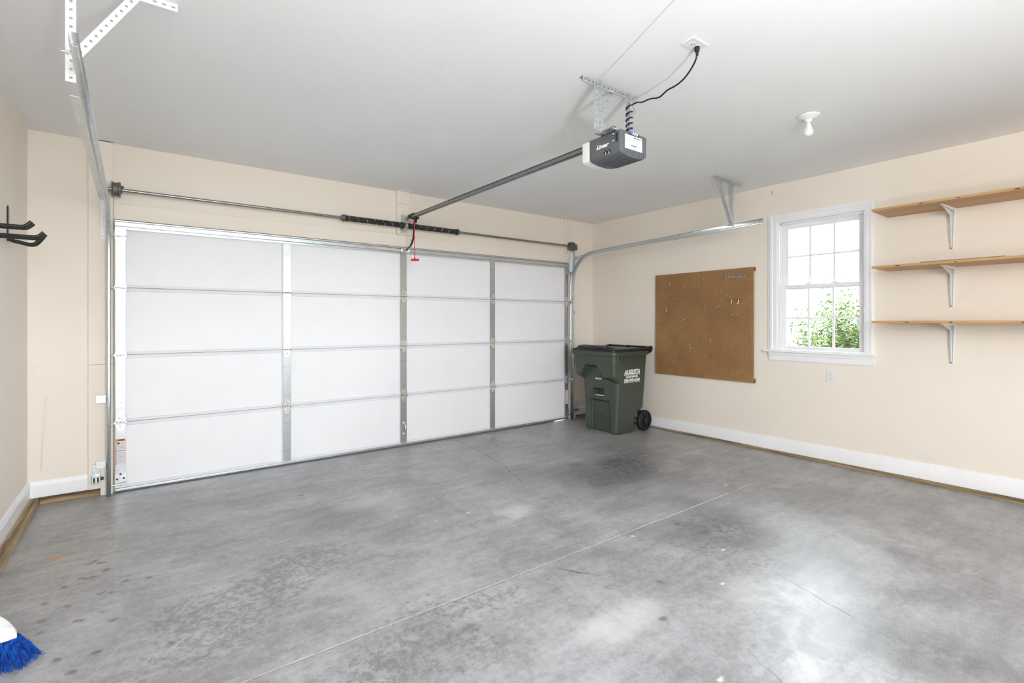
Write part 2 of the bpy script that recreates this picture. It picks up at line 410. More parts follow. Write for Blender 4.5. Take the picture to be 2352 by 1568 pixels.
# floor slab with a saw-cut groove across it
JY = -2.868
def vnoise(x, y, seed, octs=4):
    """value noise on arrays"""
    out = np.zeros_like(x); amp = .5; tot = 0; r = np.random.RandomState(seed); tab = r.rand(256, 256)
    for o_ in range(octs):
        fx, fy = x*2**o_, y*2**o_; ix, iy = np.floor(fx).astype(int), np.floor(fy).astype(int); u, v = fx-ix, fy-iy
        u, v = u*u*(3-2*u), v*v*(3-2*v); a = lambda i_, j_: tab[(ix+i_) % 256, (iy+j_) % 256]
        out += amp*((a(0,0)*(1-u)+a(1,0)*u)*(1-v)+(a(0,1)*(1-u)+a(1,1)*u)*v); tot += amp; amp *= .5
    return out/tot
def floor_mesh():
    gx = np.concatenate(([XL-TH], np.arange(XL+.001, W-.001, .0115), [W, W+TH]))
    ya, yb = np.arange(.02, JY+.006, -.0115), np.arange(JY-.006, -4.95, -.0115)
    gy = np.concatenate(([.60, .15], ya, [JY+.0024, JY+.001, JY-.001, JY-.0024], yb, [-5.2, -6, YB-TH]))
    kj = 2+len(ya); X_, Y_ = np.meshgrid(gx, gy); Z_ = np.zeros_like(X_); Z_[kj+1:kj+3, :] = -.004
    nx, ny = len(gx), len(gy); co = np.stack([X_, Y_, Z_], -1).reshape(-1, 3)
    idx = np.arange(nx*ny).reshape(ny, nx)
    q = np.stack([idx[:-1, :-1], idx[1:, :-1], idx[1:, 1:], idx[:-1, 1:]], -1).reshape(-1, 4)
    me = bpy.data.meshes.new('floor'); me.vertices.add(len(co)); me.vertices.foreach_set('co', co.astype(np.float32).ravel())
    me.loops.add(q.size); me.loops.foreach_set('vertex_index', q.astype(np.int32).ravel())
    me.polygons.add(len(q)); me.polygons.foreach_set('loop_start', np.arange(0, q.size, 4, dtype=np.int32))
    mi = np.zeros((ny-1, nx-1), np.int32); mi[kj:kj+3, :] = (gx[:-1] < 4.3)[None, :]
    me.materials.append(M['floor_concrete']); me.materials.append(M['joint_dust'])
    me.polygons.foreach_set('material_index', mi.ravel()); me.update(); me.validate()
    x, y = X_.ravel(), Y_.ravel()
    wx = x + .55*(vnoise(x*1.9+7, y*1.9+3, 1)-.5); wy = y + .55*(vnoise(x*1.9+40, y*1.9+21, 2)-.5)
    def blob(cx, cy, rx, ry, ang=0, hard=.85, X=wx, Y=wy):
        dx, dy = X-cx, Y-cy; c_, s_ = math.cos(ang), math.sin(ang); dx, dy = dx*c_+dy*s_, dy*c_-dx*s_
        d_ = np.sqrt((dx/rx)**2+(dy/ry)**2); q_ = np.clip((1-d_)/hard, 0, 1); return q_*q_*(3-2*q_)
    def tot(lst): return np.minimum(1, sum(w*blob(*a) for w, a in lst))
    warm = tot(WARM); grime = tot(GRIME); flake = tot(FLAKE); pale = tot(PALE)
    wear = np.stack([grime, flake, pale, warm], -1)
    at = me.color_attributes.new('wear', 'FLOAT_COLOR', 'POINT'); at.data.foreach_set('color', wear.astype(np.float32).ravel())
    st = np.zeros((len(x), 4)); jx = x + .02*(vnoise(x*40, y*40, 5, 2)-.5); jy = y + .02*(vnoise(x*40+9, y*40, 6, 2)-.5)
    kx = x + .16*(vnoise(x*8+3, y*8, 15, 4)-.5); ky = y + .16*(vnoise(x*8+19, y*8, 16, 4)-.5)
    for cx, cy, rx, ry, c_, al, ang in SPOTS:
        m_ = blob(cx, cy, rx, ry, ang, .5, *((kx, ky) if rx > .058 and c_[2] > .2 else (jx, jy)))*al; k = m_ > st[:, 3]
        st[k, 0], st[k, 1], st[k, 2], st[k, 3] = c_[0], c_[1], c_[2], m_[k]
    at = me.color_attributes.new('stain', 'FLOAT_COLOR', 'POINT'); at.data.foreach_set('color', st.astype(np.float32).ravel())
    return me
WARM = [(.55, (-.1, -.9, .9, 1.1)), (.5, (5.0, -2.0, .9, 1.2)), (.4, (5.0, -3.6, .7, 1.0)), (.35, (2.1, -2.2, .7, .4)), (.35, (.1, -2.6, .6, .5)), (.3, (1.0, -.6, 1.2, .5))]
GRIME = [(.85, (3.5, -2.0, .75, .55)), (.8, (3.95, -1.75, .65, .5)), (.85, (3.15, -3.1, .62, .42)), (.6, (3.2, -3.65, .42, .40)), (.55, (1.25, -1.55, .55, .34)), (.5, (2.85, -1.6, .6, .4)),
         (.62, (2.75, -4.25, .30, .42)), (.45, (3.6, -2.7, .5, .3)), (.3, (4.3, -3.3, .5, .5)), (.4, (2.9, -4.7, .5, .5)), (.3, (1.0, -.8, .8, .4)), (.30, (1.75, -3.95, .35, .25))]
FLAKE = [(1.0, (.6, -2.25, .55, .42)), (1.0, (.95, -2.1, .45, .32)), (1.0, (.95, -3.15, .45, .32)), (.9, (1.35, -2.9, .40, .22)), (.8, (.35, -2.35, .35, .35)), (.45, (1.25, -1.6, .5, .3)),
         (.6, (3.0, -3.3, .6, .4)), (.7, (3.6, -2.0, .8, .6)), (.4, (2.0, -3.3, .5, .3)), (.35, (2.2, -4.1, .5, .3))]
PALE = [(.8, (2.15, -2.05, .42, .20)), (.55, (4.55, -2.05, .45, .12)), (.7, (2.75, -3.75, .35, .3)), (.75, (2.35, -3.95, .30, .20)), (.8, (1.8, -3.35, .6, .25)), (.5, (.05, -2.0, .3, .22)),
        (.6, (1.9, -4.05, .5, .25)), (.45, (3.9, -3.9, .5, .35)), (.5, (1.6, -1.35, .3, .18))]
SPOTS = [(-.227, -1.186, .055, .03, srgb(196, 128, 58), .8, 0), (-.20, -1.17, .10, .014, srgb(176, 120, 66), .6, 0), (-.065, -1.366, .035, .025, srgb(150, 104, 78), .7, 0), (-.045, -1.35, .022, .018, srgb(88, 80, 74), .8, 0), (-.01, -1.40, .025, .016, srgb(84, 78, 74), .8, 0)]
rs = random.Random(3)
for _ in range(15): SPOTS.append((rs.uniform(-.28, .06), rs.uniform(-2.05, -1.5), rs.uniform(.014, .022), rs.uniform(.014, .022), srgb(106, 92, 80), .75, 0))
for cx, cy in ((.02, -2.33), (.27, -2.44), (.07, -2.1), (.2, -1.75), (.1, -1.72), (2.3, -3.35), (2.05, -3.55), (3.0, -2.97), (1.15, -.95), (-.1, -2.3), (-.05, -2.42)): SPOTS.append((cx, cy, .022, .019, srgb(92, 88, 84), .75, 0))
for cx, cy in ((3.9, -2.2), (2.9, -3.35), (2.62, -2.92), (2.55, -3.55), (2.0, -2.0), (4.2, -1.8), (1.9, -3.9), (4.0, -2.75)): SPOTS.append((cx, cy, .024, .014, srgb(232, 232, 230), .8, 0))
for cx, cy, rx, ry, a in ((2.42, -4.02, .14, .045, .4), (2.55, -4.08, .10, .04, .2), (2.33, -3.93, .09, .045, .3), (2.62, -4.2, .12, .032, .5), (2.25, -4.0, .06, .03, 0), (2.5, -3.95, .07, .03, .2)): SPOTS.append((cx, cy, rx, ry, srgb(140, 140, 142), .6, a))
fo = bpy.data.objects.new('floor', floor_mesh()); COL.objects.link(fo); WL[fo.name] = Vector((0, 0, 0))
tag(fo, 'mottled grey concrete garage floor with dark stains', 'floor', kind='structure')
MB().box(XL-TH, W+TH, YB-TH, .60, -.15, -.006).build('slab', 'concrete_block', fo)
def crack(pts, w, mat, seed):
    q = random.Random(seed); m = MB(); p2 = []
    for (a, b_), (c_, d_) in zip(pts, pts[1:]):
        n = max(3, int(math.hypot(c_-a, d_-b_)/.03))
        for k in range(n): p2.append(Vector((a+(c_-a)*k/n+q.gauss(0, .005), b_+(d_-b_)*k/n+q.gauss(0, .005), .0004)))
    p2.append(Vector((*pts[-1], .0004)))
    for u, v in zip(p2, p2[1:]):
        d_ = (v-u).normalized(); s_ = Vector((-d_.y, d_.x, 0))*w*q.uniform(.3, .7); m.add([u-s_, u+s_, v+s_, v-s_], [(0,3,2,1)])
    m.build('crack', mat, fo)
crack([(3.02, -.12), (2.98, -.45), (2.96, -.68), (2.90, -1.0), (2.86, -1.27), (2.76, -1.55), (2.69, -1.74)], .0045, 'crack_dark', 1)
crack([(2.15, -3.87), (2.11, -3.94), (2.10, -4.01), (2.02, -4.07)], .003, 'crack_faint', 2)
crack([(2.88, -3.66), (2.82, -3.82), (2.75, -4.05)], .002, 'crack_faint', 3)
crack([(2.52, -2.72), (2.62, -2.88), (2.75, -3.05), (2.85, -3.3)], .003, 'joint_dust', 4)
for k in range(4): crack([(1.98+k*.014, -2.93-k*.03), (2.04+k*.022, -3.04-k*.03)], .003, 'crack_dark', 10+k)
tag(MB().box(XL-TH, W+TH, YB-TH, TH, H, H+0.12).build('ceiling', 'ceiling_paint'), 'flat pale grey painted garage ceiling', 'ceiling', kind='structure')
f = MB()
f.box(XL-TH, 0, 0, TH, 0, H); f.box(DW, W+TH, 0, TH, 0, H); f.box(0, DW, 0, TH, DH+0.005, H)
tag(f.build('wall_front', 'wall_paint'), 'cream wall around and above the white overhead door', 'wall', kind='structure')
tag(MB().box(XL-TH, XL, YB, 0, 0, H).build('wall_left', 'wall_paint'), 'cream wall at the left edge with black storage hooks', 'wall', kind='structure')
f = MB().box(XL-TH, -.42, YB-TH, YB, 0, H).box(2.02, W+TH, YB-TH, YB, 0, H).box(-.42, 2.02, YB-TH, YB, 2.58, H).box(-.42, 2.02, YB-TH, YB, 0, .92)  # rear wall; its unseen opening is added to let daylight in
tag(f.build('wall_back', 'wall_paint'), 'cream wall behind the camera with an added opening for daylight', 'wall', kind='structure')
tag(MB().box(-20, 40, -40, YB-TH-.01, -0.30, -0.10).build('ground_back', 'concrete_block'), 'pale paved yard behind the garage', 'ground', kind='structure')
WY0, WY1, WZ0, WZ1 = -3.276, -2.552, 1.045, 2.320      # clear window opening
f = MB()
f.box(W, W+TH, YB, WY0-0.01, 0, H); f.box(W, W+TH, WY1+0.01, 0, 0, H)
f.box(W, W+TH, WY0-0.01, WY1+0.01, 0, WZ0-0.02); f.box(W, W+TH, WY0-0.01, WY1+0.01, WZ1+0.01, H)
tag(f.build('wall_right', 'wall_paint'), 'cream wall with window, pegboard and shelves', 'wall', kind='structure')

wf = bpy.data.objects['wall_front']
def scuff(pts, w, seed):
    q = random.Random(seed); m = MB(); p2 = []
    for (a, c_), (b_, d_) in zip(pts, pts[1:]):
        for k in range(8): p2.append(Vector((a+(b_-a)*k/8+q.gauss(0, .002), -.0006, c_+(d_-c_)*k/8)))
    for u, v in zip(p2, p2[1:]): m.add([u-Vector((w, 0, 0)), u+Vector((w, 0, 0)), v+Vector((w, 0, 0)), v-Vector((w, 0, 0))], [(0,1,2,3)])
    m.build('scuff', 'scuff_brown', wf)
scuff([(-.405, .78), (-.412, .62), (-.425, .45), (-.430, .20)], .0012, 1); scuff([(-.395, .77), (-.402, .60), (-.418, .40), (-.424, .25)], .0010, 2); scuff([(-.44, .66), (-.42, .68)], .0015, 3)
# painted boards framing the door opening, proud of the wall
BT = 0.036
tr = thing('trim_1', (-0.1, 0, 0), 'cream painted boards framing the overhead door opening', 'trim', kind='structure')
MB().box(-0.160, -0.012, -BT, 0, 0.052, 1.0).box(-0.160, -0.012, -BT, 0, 1.0015, H-0.004).each('jamb_board', 'board_paint', tr, bevel=0.002)
MB().box(-0.088, -0.012, -BT-0.012, -BT, 0.0, 0.27).build('jamb_block', 'board_paint', tr, bevel=0.002)
MB().box(4.853, 4.985, -BT, 0, 0.0, H-0.002).each('jamb_board', 'board_paint', tr, bevel=0.002)
MB().box(4.800, 4.850, -BT*.6, 0, 2.262, H-0.002).build('filler_board', 'board_paint', tr, bevel=0.002)
MB().box(-0.010, 4.851, -BT, 0, DH+0.012, 2.252).build('header_board', 'board_paint', tr, bevel=0.002)
MB().box(2.348, 2.492, -BT, 0, 2.255, 2.585).box(2.348, 2.492, -BT, 0, 2.587, H-0.002).each('spring_board', 'board_paint', tr, bevel=0.002)
MB().box(-.012, 4.853, .008, .05, DH-.03, DH+.006).each('stop_moulding', 'board_paint', tr)
for x0, x1 in ((-.012, .03), (4.812, 4.853)): MB().box(x0, x1, .008, .05, 0, DH-.031).build('stop_moulding', 'board_paint', tr)
MB().box(2.348, 2.492, -0.095, -BT-0.002, H-0.003, H).build('ceiling_patch', 'trim_white', tr)
MB().box(-0.160, -0.012, -0.040, -BT, H-0.003, H).build('ceiling_patch', 'hole_dark', tr)

# baseboards on pressure-treated sills
def base_profile(h, th): return [(0, 0), (th, 0), (th, h*.72), (th*.8, h*.75), (th*.8, h*.84), (th*.45, h*.9), (th*.38, h), (0, h)]
o = MB().prism(base_profile(.118, .016), (XL, -0.0, .052), (1,0,0), (0,0,1), (0, YB, 0)).build('baseboard_left', 'trim_white', smooth=40)
tag(o, 'white baseboard along the left wall on a wooden sill', 'baseboard', kind='structure')
o = MB().prism(base_profile(.115, .016), (XL+.016, 0, .050), (0,-1,0), (0,0,1), (-0.161-XL-.016, 0, 0)).build('baseboard_front', 'trim_white', smooth=40)
tag(o, 'short white baseboard between left corner and door jamb', 'baseboard', kind='structure')
o = MB().prism(base_profile(.115, .016), (4.986, 0, .036), (0,-1,0), (0,0,1), (W-.016-4.986, 0, 0)).build('baseboard_front.001', 'trim_white', smooth=40)
tag(o, 'short white baseboard behind the trash cart', 'baseboard', kind='structure')
f = MB(); pr = base_profile(1.0, .016); n = len(pr); vs = []
for y, z0, z1 in ((0.0, .014, .128), (YB, .052, .204)):
    vs += [(W-a, y, z0+b*(z1-z0)) for a, b in pr]
f.add(vs, [tuple(range(n)), tuple(range(2*n-1, n-1, -1))] + [(i, n+i, n+(i+1) % n, (i+1) % n) for i in range(n)])
tag(f.build('baseboard_right', 'trim_white', smooth=40), 'long white baseboard along the right wall', 'baseboard', kind='structure')
tag(MB().box(XL, -0.434, YB, -0.0, 0, .050).build('trim_2', 'treated_wood', bevel=.003), 'weathered treated wood sill under left baseboard', 'trim', kind='structure')
tag(MB().box(-0.432, -0.090, -0.034, 0, 0, .048).build('trim_3', 'treated_wood_x', bevel=.003), 'short stained wood sill left of the overhead door', 'trim', kind='structure')
tag(MB().box(4.990, W, -0.030, 0, 0, .034).build('trim_4', 'treated_wood_x', bevel=.003), 'short wood sill behind the trash cart', 'trim', kind='structure')
f = MB(); vs = [(x, y, z) for y, zt in ((-.031, .014), (YB, .050)) for x, z in ((W-.030, 0), (W-.030, zt), (W, zt), (W, 0))]
f.add(vs, [(0,1,2,3),(7,6,5,4),(0,4,5,1),(1,5,6,2),(2,6,7,3),(3,7,4,0)])
tag(f.build('trim_5', 'treated_wood', bevel=.002), 'thin weathered wood sill under right baseboard', 'trim', kind='structure')

# ------------------------------------------------------------------ window
wn = thing('window_1', (W, (WY0+WY1)/2, WZ0), 'white double-hung window with six-pane sashes and wide casing', 'window', kind='structure')
CO0, CO1, CZ = -3.352, -2.450, 2.406
def casing(mb, poly_fn): pass
cs = [(0, .0), (.010, .0), (.012, .012), (.016, .016), (.016, .05), (.020, .055), (.020, .072), (.014, .080), (.014, .088), (0, .088)]  # (proud, across)
def mitre(a0, a1, b0, b1, hz):
    """casing leg swept between mitred ends: inner edge a0-a1, outer edge b0-b1 in (y,z)"""
    m = MB(); k = len(cs); vs = []
    for inner, outer in ((a0, b0), (a1, b1)):
        for p, q in cs:
            q = q/.088; vs.append((W-p, inner[0]+(outer[0]-inner[0])*q, inner[1]+(outer[1]-inner[1])*q))
    m.add(vs, [tuple(range(k)), tuple(range(2*k-1, k-1, -1))] + [(i, k+i, k+(i+1) % k, (i+1) % k) for i in range(k)])
    return m
mitre((WY1, WZ0), (WY1, WZ1), (CO1, WZ0), (CO1, CZ), 0).build('side_casing', 'trim_white', wn)
mitre((WY0, WZ1), (WY0, WZ0), (CO0, CZ), (CO0, WZ0), 0).build('side_casing', 'trim_white', wn)
mitre((WY1, WZ1), (WY0, WZ1), (CO1, CZ), (CO0, CZ), 0).build('head_casing', 'trim_white', wn)
MB().box(W-.045, W+.10, CO0-.022, CO1+.042, WZ0-.024, WZ0).build('stool', 'trim_white', wn, bevel=.006)
MB().prism([(0, 0), (.010, 0), (.016, .012), (.016, .05), (.022, .07), (.022, .088), (0, .088)], (W, CO1-.005, WZ0-.112), (-1,0,0), (0,0,1), (0, CO0-CO1+.010, 0)).build('apron', 'trim_white', wn)
f = MB()
f.box(W, W+TH, WY1, WY1+.010, WZ0, WZ1+.01); f.box(W, W+TH, WY0-.010, WY0, WZ0, WZ1+.01); f.box(W, W+TH, WY0, WY1, WZ1, WZ1+.010)
f.build('jamb_liner', 'trim_white', wn)
f = MB()
f.box(W+.022, W+.034, WY1-.012, WY1, WZ0, WZ1); f.box(W+.022, W+.034, WY0, WY0+.012, WZ0, WZ1); f.box(W+.022, W+.034, WY0, WY1, WZ1-.018, WZ1)
f.build('stop_bead', 'trim_white', wn, bevel=.002)
def sash(name, x0, x1, z0, z1, gz0, gz1, gy0, gy1, my, mz):
    m = MB()
    m.box(x0, x1, WY0+.001, gy0, z0, z1); m.box(x0, x1, gy1, WY1-.001, z0, z1); m.box(x0, x1, gy0, gy1, z0, gz0); m.box(x0, x1, gy0, gy1, gz1, z1)
    s = m.build(name, 'trim_white', wn, bevel=.003)
    xc = (x0+x1)/2
    ys = [gy0]+sorted(my)+[gy1]; zs = [gz0]+[mz]+[gz1]
    for y in my: MB().box(xc-.009, xc+.009, y-.009, y+.009, gz0, gz1).build('muntin', 'trim_white', s)
    MB().box(xc-.008, xc+.008, gy0, gy1, mz-.009, mz+.009).build('muntin', 'trim_white', s)
    for a in range(3):
        for b in range(2):
            MB().box(xc-.0015, xc+.0015, ys[a], ys[a+1], zs[b], zs[b+1]).build('pane', 'window_glass', s)
    return s
up = sash('upper_sash', W+.078, W+.108, 1.652, 2.312, 1.688, 2.262, -3.210, -2.604, (-3.010, -2.802), 1.980)
lo = sash('lower_sash', W+.036, W+.066, 1.049, 1.694, 1.085, 1.658, -3.224, -2.600, (-3.016, -2.806), 1.364)
for y in (-2.80, -3.03):
    lk = MB().box(W+.040, W+.066, y-.028, y+.028, 1.694, 1.706).cyl((W+.05, y, 1.706), (W+.05, y, 1.716), .010).bar((W+.05, y, 1.712), (W+.05, y-.045, 1.716), .008, .006)
    lk.build('sash_lock', 'trim_white', lo, bevel=.002)

# ------------------------------------------------------------------ outside the window
tag(MB().box(W+TH+.002, 40, -7.5, 30, -0.30, -0.18).build('ground_right', 'lawn'), 'bright sunlit lawn outside the window', 'ground', kind='structure')
tag(MB().box(-20, W+TH, TH+.5, 30, -0.30, -0.08).build('ground_front', 'concrete_block'), 'pale concrete driveway outside the overhead door', 'ground', kind='structure')
hs = thing('neighbour_house', (19, 6, -.18), 'pale neighbouring house washed out beyond the window', 'house')
MB().box(19, 25, -4, 18, -.18, 3.2).build('wall', 'siding', hs)
MB().prism([(18.7, 3.2), (25.3, 3.2), (22, 5.2)], (0, -4.6, 0), (1,0,0), (0,0,1), (0, 23.2, 0)).build('roof', 'roof_far', hs)
MB().box(18.6, 18.7, -4.6, 18.6, 3.02, 3.22).build('eave', 'siding', hs)
for y in (4.0, 8.5): MB().box(18.93, 19.0, y, y+1.0, 1.0, 2.6).build('window', 'roof_far', hs)

shb = thing('shrub', (7.05, -2.70, -.18), 'feathery green shrub standing outside the window', 'shrub')
f = MB()
stems = []
for k in range(80):
    a = rnd.uniform(0, 2*PI); r0 = rnd.uniform(.02, .22); sp = rnd.uniform(.10, 1.15); hgt = rnd.uniform(1.25, 2.02)*(1.08-.36*sp)
    pts = []
    for q in range(7):
        u = q/6; pts.append(Vector((7.05+math.cos(a)*(r0+sp*.62*u*u), -2.70+math.sin(a)*(r0+sp*.95*u*u), -.18+hgt*u)))
    stems.append(pts); f.tube(pts, [.007-.0009*q for q in range(7)], 5)
f.build('stem', 'bark', shb)
f = MB()
for pts in stems:
    for q in range(400):
        u = rnd.uniform(.22, 1.0)*6; i = min(5, int(u)); p = pts[i].lerp(pts[i+1], u-i)
        p = p + Vector((rnd.gauss(0, .09), rnd.gauss(0, .09), rnd.gauss(0, .06)))
        d = Vector((rnd.gauss(0, 1), rnd.gauss(0, 1), rnd.gauss(.25, .6))).normalized(); L = rnd.uniform(.036, .070)
        s_ = d.cross(Vector((rnd.gauss(0, 1), rnd.gauss(0, 1), rnd.gauss(0, 1)))).normalized()*L*.16
        n_ = d.cross(s_).normalized()*L*.06
        f.add([p, p+d*L*.45+s_+n_, p+d*L, p+d*L*.45-s_+n_], [(0,1,2),(0,2,3)])
tag(f.build('foliage', 'leaf', shb), kind='stuff')

# ------------------------------------------------------------------ overhead door
dr = thing('door_1', (DW/2, 0, 0), 'white four-section overhead garage door with galvanized stiles', 'garage door', kind='structure')
Y0 = 0.004; YP = -0.036; YR = -0.0415; YS = -0.0455     # back, panel face, rail face, stile face
zs = [0.030, 0.545, 1.070, 1.595, DH]
ST = [(0.002, 0.064), (1.219, 1.287), (2.388, 2.456), (3.550, 3.618), (4.778, 4.840)]
hrnd = random.Random(5)
secs = []
for k in range(4):
    z0, z1 = zs[k]+.0015, zs[k+1]-.0015
    m = MB().box(0, DW, YP+.004, Y0, z0, z1)
    m.box(0, DW, YR, YP+.004, z0, z0+.020); m.box(0, DW, YR, YP+.004, z1-.026, z1)
    if k < 3: m.box(0, DW, -.020, Y0, z1-.002, z1+.0026)
    m.box(0, DW, YR-.0025, YR, z1-.008, z1); m.box(0, DW, YR-.003, YR, z0, z0+.005)
    s = m.build('section', 'door_white', dr, bevel=.0012, segs=1); secs.append(s)
    for i in range(4):
        MB().box(ST[i][1]-.012, ST[i+1][0]+.002, YP, YP+.006, z0+.021, z1-.027).build('panel', 'panel_white', s)
        MB().box(ST[i+1][0]-.016, ST[i+1][0]-.001, YP-.003, YP, z0+.021, z1-.027).build('panel_lip', 'door_white', s)
    for i, (a, b) in enumerate(ST):
        m = MB().box(a, b, YS, YP-.0002, z0+.004, z1-.004)
        c = (a+b)/2
        for h in range(9):                              # punched holes in the stile
            zz = z0 + .05 + h*(z1-z0-.1)/8 + hrnd.uniform(-.012, .012); xx = c + hrnd.choice((0, 0, 0, -.014, .012))
            m.lathe([(.0024, 0), (.0024, .0004)], (xx, YS, zz), (0,-1,0), 8, mi=1)
        for zz in (z0+.10, z1-.16): m.box(a+.003, b-.003, YS-.0003, YS, zz, zz+.0012, mi=1)
        m.build('stile', ['stile_metal', 'hole_dark'], s, smooth=35)
# strut across the top section
MB().prism([(0, 0), (-.006, 0), (-.006, .016), (-.034, .020), (-.034, .036), (-.008, .040), (-.008, .052), (-.030, .056), (-.030, .062), (0, .062)],
           (0.0, YS-.0005, DH-.064), (0,1,0), (0,0,1), (DW, 0, 0)).build('strut', 'galvanized', dr)
# aluminium retainer and rubber seal at the bottom
MB().box(0.0, DW, YR-.004, Y0, .012, .030).box(0.0, DW, YR-.010, YR-.002, .020, .026).build('bottom_retainer', 'galvanized', dr, bevel=.001)
f = MB(); vs = []                                        # seal lifts a little at the right end and lets a streak of daylight in
for x, z in ((0.0, 0.001), (4.55, 0.001), (4.62, 0.009), (4.80, .010), (DW, .002)):
    vs += [(x, YR-.006, .013), (x, YR-.012, z+.003), (x, -.02, z), (x, .002, .013)]
fs = []
for i in range(4):
    for k in range(4): fs.append((i*4+k, i*4+(k+1) % 4, (i+1)*4+(k+1) % 4, (i+1)*4+k))
f.add(vs, fs + [(3,2,1,0), (16,17,18,19)]).build('bottom_seal', 'gasket', dr)
# hinges between the sections
def leaf(sg, w=.034, tip=.014, h=.062): return [(-w, 0), (w, 0), (w, sg*.018), (tip, sg*h), (-tip, sg*h), (-w, sg*.018)]
def hinge_mesh(w, pinl, name):
    m = MB()
    for sg in (1, -1):
        p = leaf(sg, w); p = p if sg > 0 else p[::-1]
        m.prism(p, (0, -.002, sg*.004), (1,0,0), (0,0,1), (0, -.003, 0))
        for q in (-.008, .010): m.lathe([(.0055, 0), (.0055, .004), (.003, .006)], (q*(1 if sg > 0 else .4), -.005, sg*.045*(.8 if q < 0 else .62)), (0,-1,0), 8)
    for a in (-w, -w*.35, w*.35, w): m.cyl((a-.006, -.010, .002), (a+.006, -.010, .002), .0075, 10)
    for a in (-w-.003, w+.003): m.box(a-.0015, a+.0015, -.022, -.002, -.014, .012)
    return m.mesh(name, 'zinc', smooth=35)
hm = hinge_mesh(.034, .08, 'hinge'); pm = MB().cyl((-.042, -.010, .002), (.042, -.010, .002), .0045, 8).mesh('hinge_pin', 'shaft_steel', smooth=40)
for r in (1, 2, 3):
    for i in (1, 2, 3):
        c = (ST[i][0]+ST[i][1])/2; h = put('hinge', hm, (c, YS-.001, zs[r]), dr); put('hinge_pin', pm, (c, YS-.001, zs[r]), h)
eh = hinge_mesh(.033, .08, 'end_hinge')
for sx, xe in ((-1, .034), (1, DW-.034)):
    for r in (1, 2, 3):
        h = put('end_hinge', eh, (xe, YS-.001, zs[r]), dr)
        MB().cyl((xe-sx*.040, YS-.028, zs[r]-.004), (xe+sx*.075, YS-.028, zs[r]-.004), .0052, 10).build('roller_stem', 'zinc', h, smooth=40)
        MB().lathe([(.004, 0), (.021, .001), (.021, .012), (.004, .013)], (xe+sx*.062, YS-.028, zs[r]-.004), (sx,0,0), 16).build('roller', 'white_plastic', h, smooth=35)
    # top roller carrier and bottom corner bracket
    tb = MB().box(xe-.036, xe+.036, YS-.004, YS-.001, DH-.150, DH-.070).box(xe-.036, xe+.036, YS-.030, YS-.026, DH-.128, DH-.108).box(xe-.036, xe+.036, YS-.030, YS-.002, DH-.131, DH-.127).build('roller_carrier', 'zinc', dr, bevel=.001)
    MB().cyl((xe-sx*.040, YS-.036, DH-.122), (xe+sx*.075, YS-.036, DH-.122), .0052, 10).build('roller_stem', 'zinc', tb, smooth=40)
    cb = MB().box(xe-.036, xe+.036, YS-.004, YS-.001, .035, .150).build('corner_bracket', 'galvanized', dr, bevel=.001)
    f = MB()
    for a, b in ((-.022, .105), (.020, .108), (0, .062), (0, .142)): f.lathe([(.008, 0), (.008, .004), (.005, .006)], (xe+a, YS-.004, b), (0,-1,0), 6)
    f.each('tamper_bolt', 'dark_red', cb)
    MB().cyl((xe-sx*.036, YS-.026, .068), (xe+sx*.075, YS-.026, .068), .0055, 10).build('roller_stem', 'zinc', cb, smooth=40)
    # warning sticker on the end stile
    g = MB().box(xe-.030, xe+.030, YS-.0012, YS-.0004, .215, .415, 0)
    g.box(xe-.030, xe+.030, YS-.0016, YS-.0011, .398, .415, 1)
    for e0, e1 in ((-.030, -.025), (.026, .030)): g.box(xe+e0, xe+e1, YS-.0016, YS-.0011, .215, .398, 1 if sx < 0 else 2)
    g.box(xe-.012, xe+.022, YS-.0019, YS-.0015, .402, .410, 3); g.box(xe-.021, xe-.006, YS-.0017, YS-.0011, .376, .390, 3)
    for q in range(4): g.box(xe+.002, xe+.022, YS-.0017, YS-.0011, .377+q*.004, .379+q*.004, 4)
    for q in range(5): g.box(xe-.021, xe+.022, YS-.0017, YS-.0011, .338+q*.007, .341+q*.007, 4 if q % 2 else 2)
    g.box(xe-.028, xe+.028, YS-.0017, YS-.0011, .322, .325, 3)
    for q in range(9): g.box(xe-.020, xe+.021, YS-.0017, YS-.0011, .226+q*.010, .229+q*.010, 4)
    g.build('warning_label', ['label_paper', 'label_orange', 'label_salmon', 'print_black', 'label_grey'], dr)
# lift handle on the middle stile
c = (ST[2][0]+ST[2][1])/2
hd = MB()
for z in (.130, .245): hd.lathe([(.015, 0), (.015, .003), (.009, .005)], (c+.002, YS-.001, z), (0,-1,0), 14)
hd.tube([(c+.002, YS-.004, .245), (c+.004, YS-.026, .232), (c+.006, YS-.034, .205), (c+.006, YS-.034, .170), (c+.004, YS-.026, .143), (c+.002, YS-.004, .130)], .0075, 8)
hd.build('lift_handle', 'zinc', dr, smooth=50)
# operator bracket on the top of the middle stile
MB().box(c-.05, c+.05, YS-.040, YS-.035, DH-.062, DH-.008).box(c-.05, c-.044, YS-.075, YS-.035, DH-.05, DH-.015).box(c+.036, c+.042, YS-.075, YS-.035, DH-.05, DH-.015).build('operator_bracket', 'zinc', dr, bevel=.002)

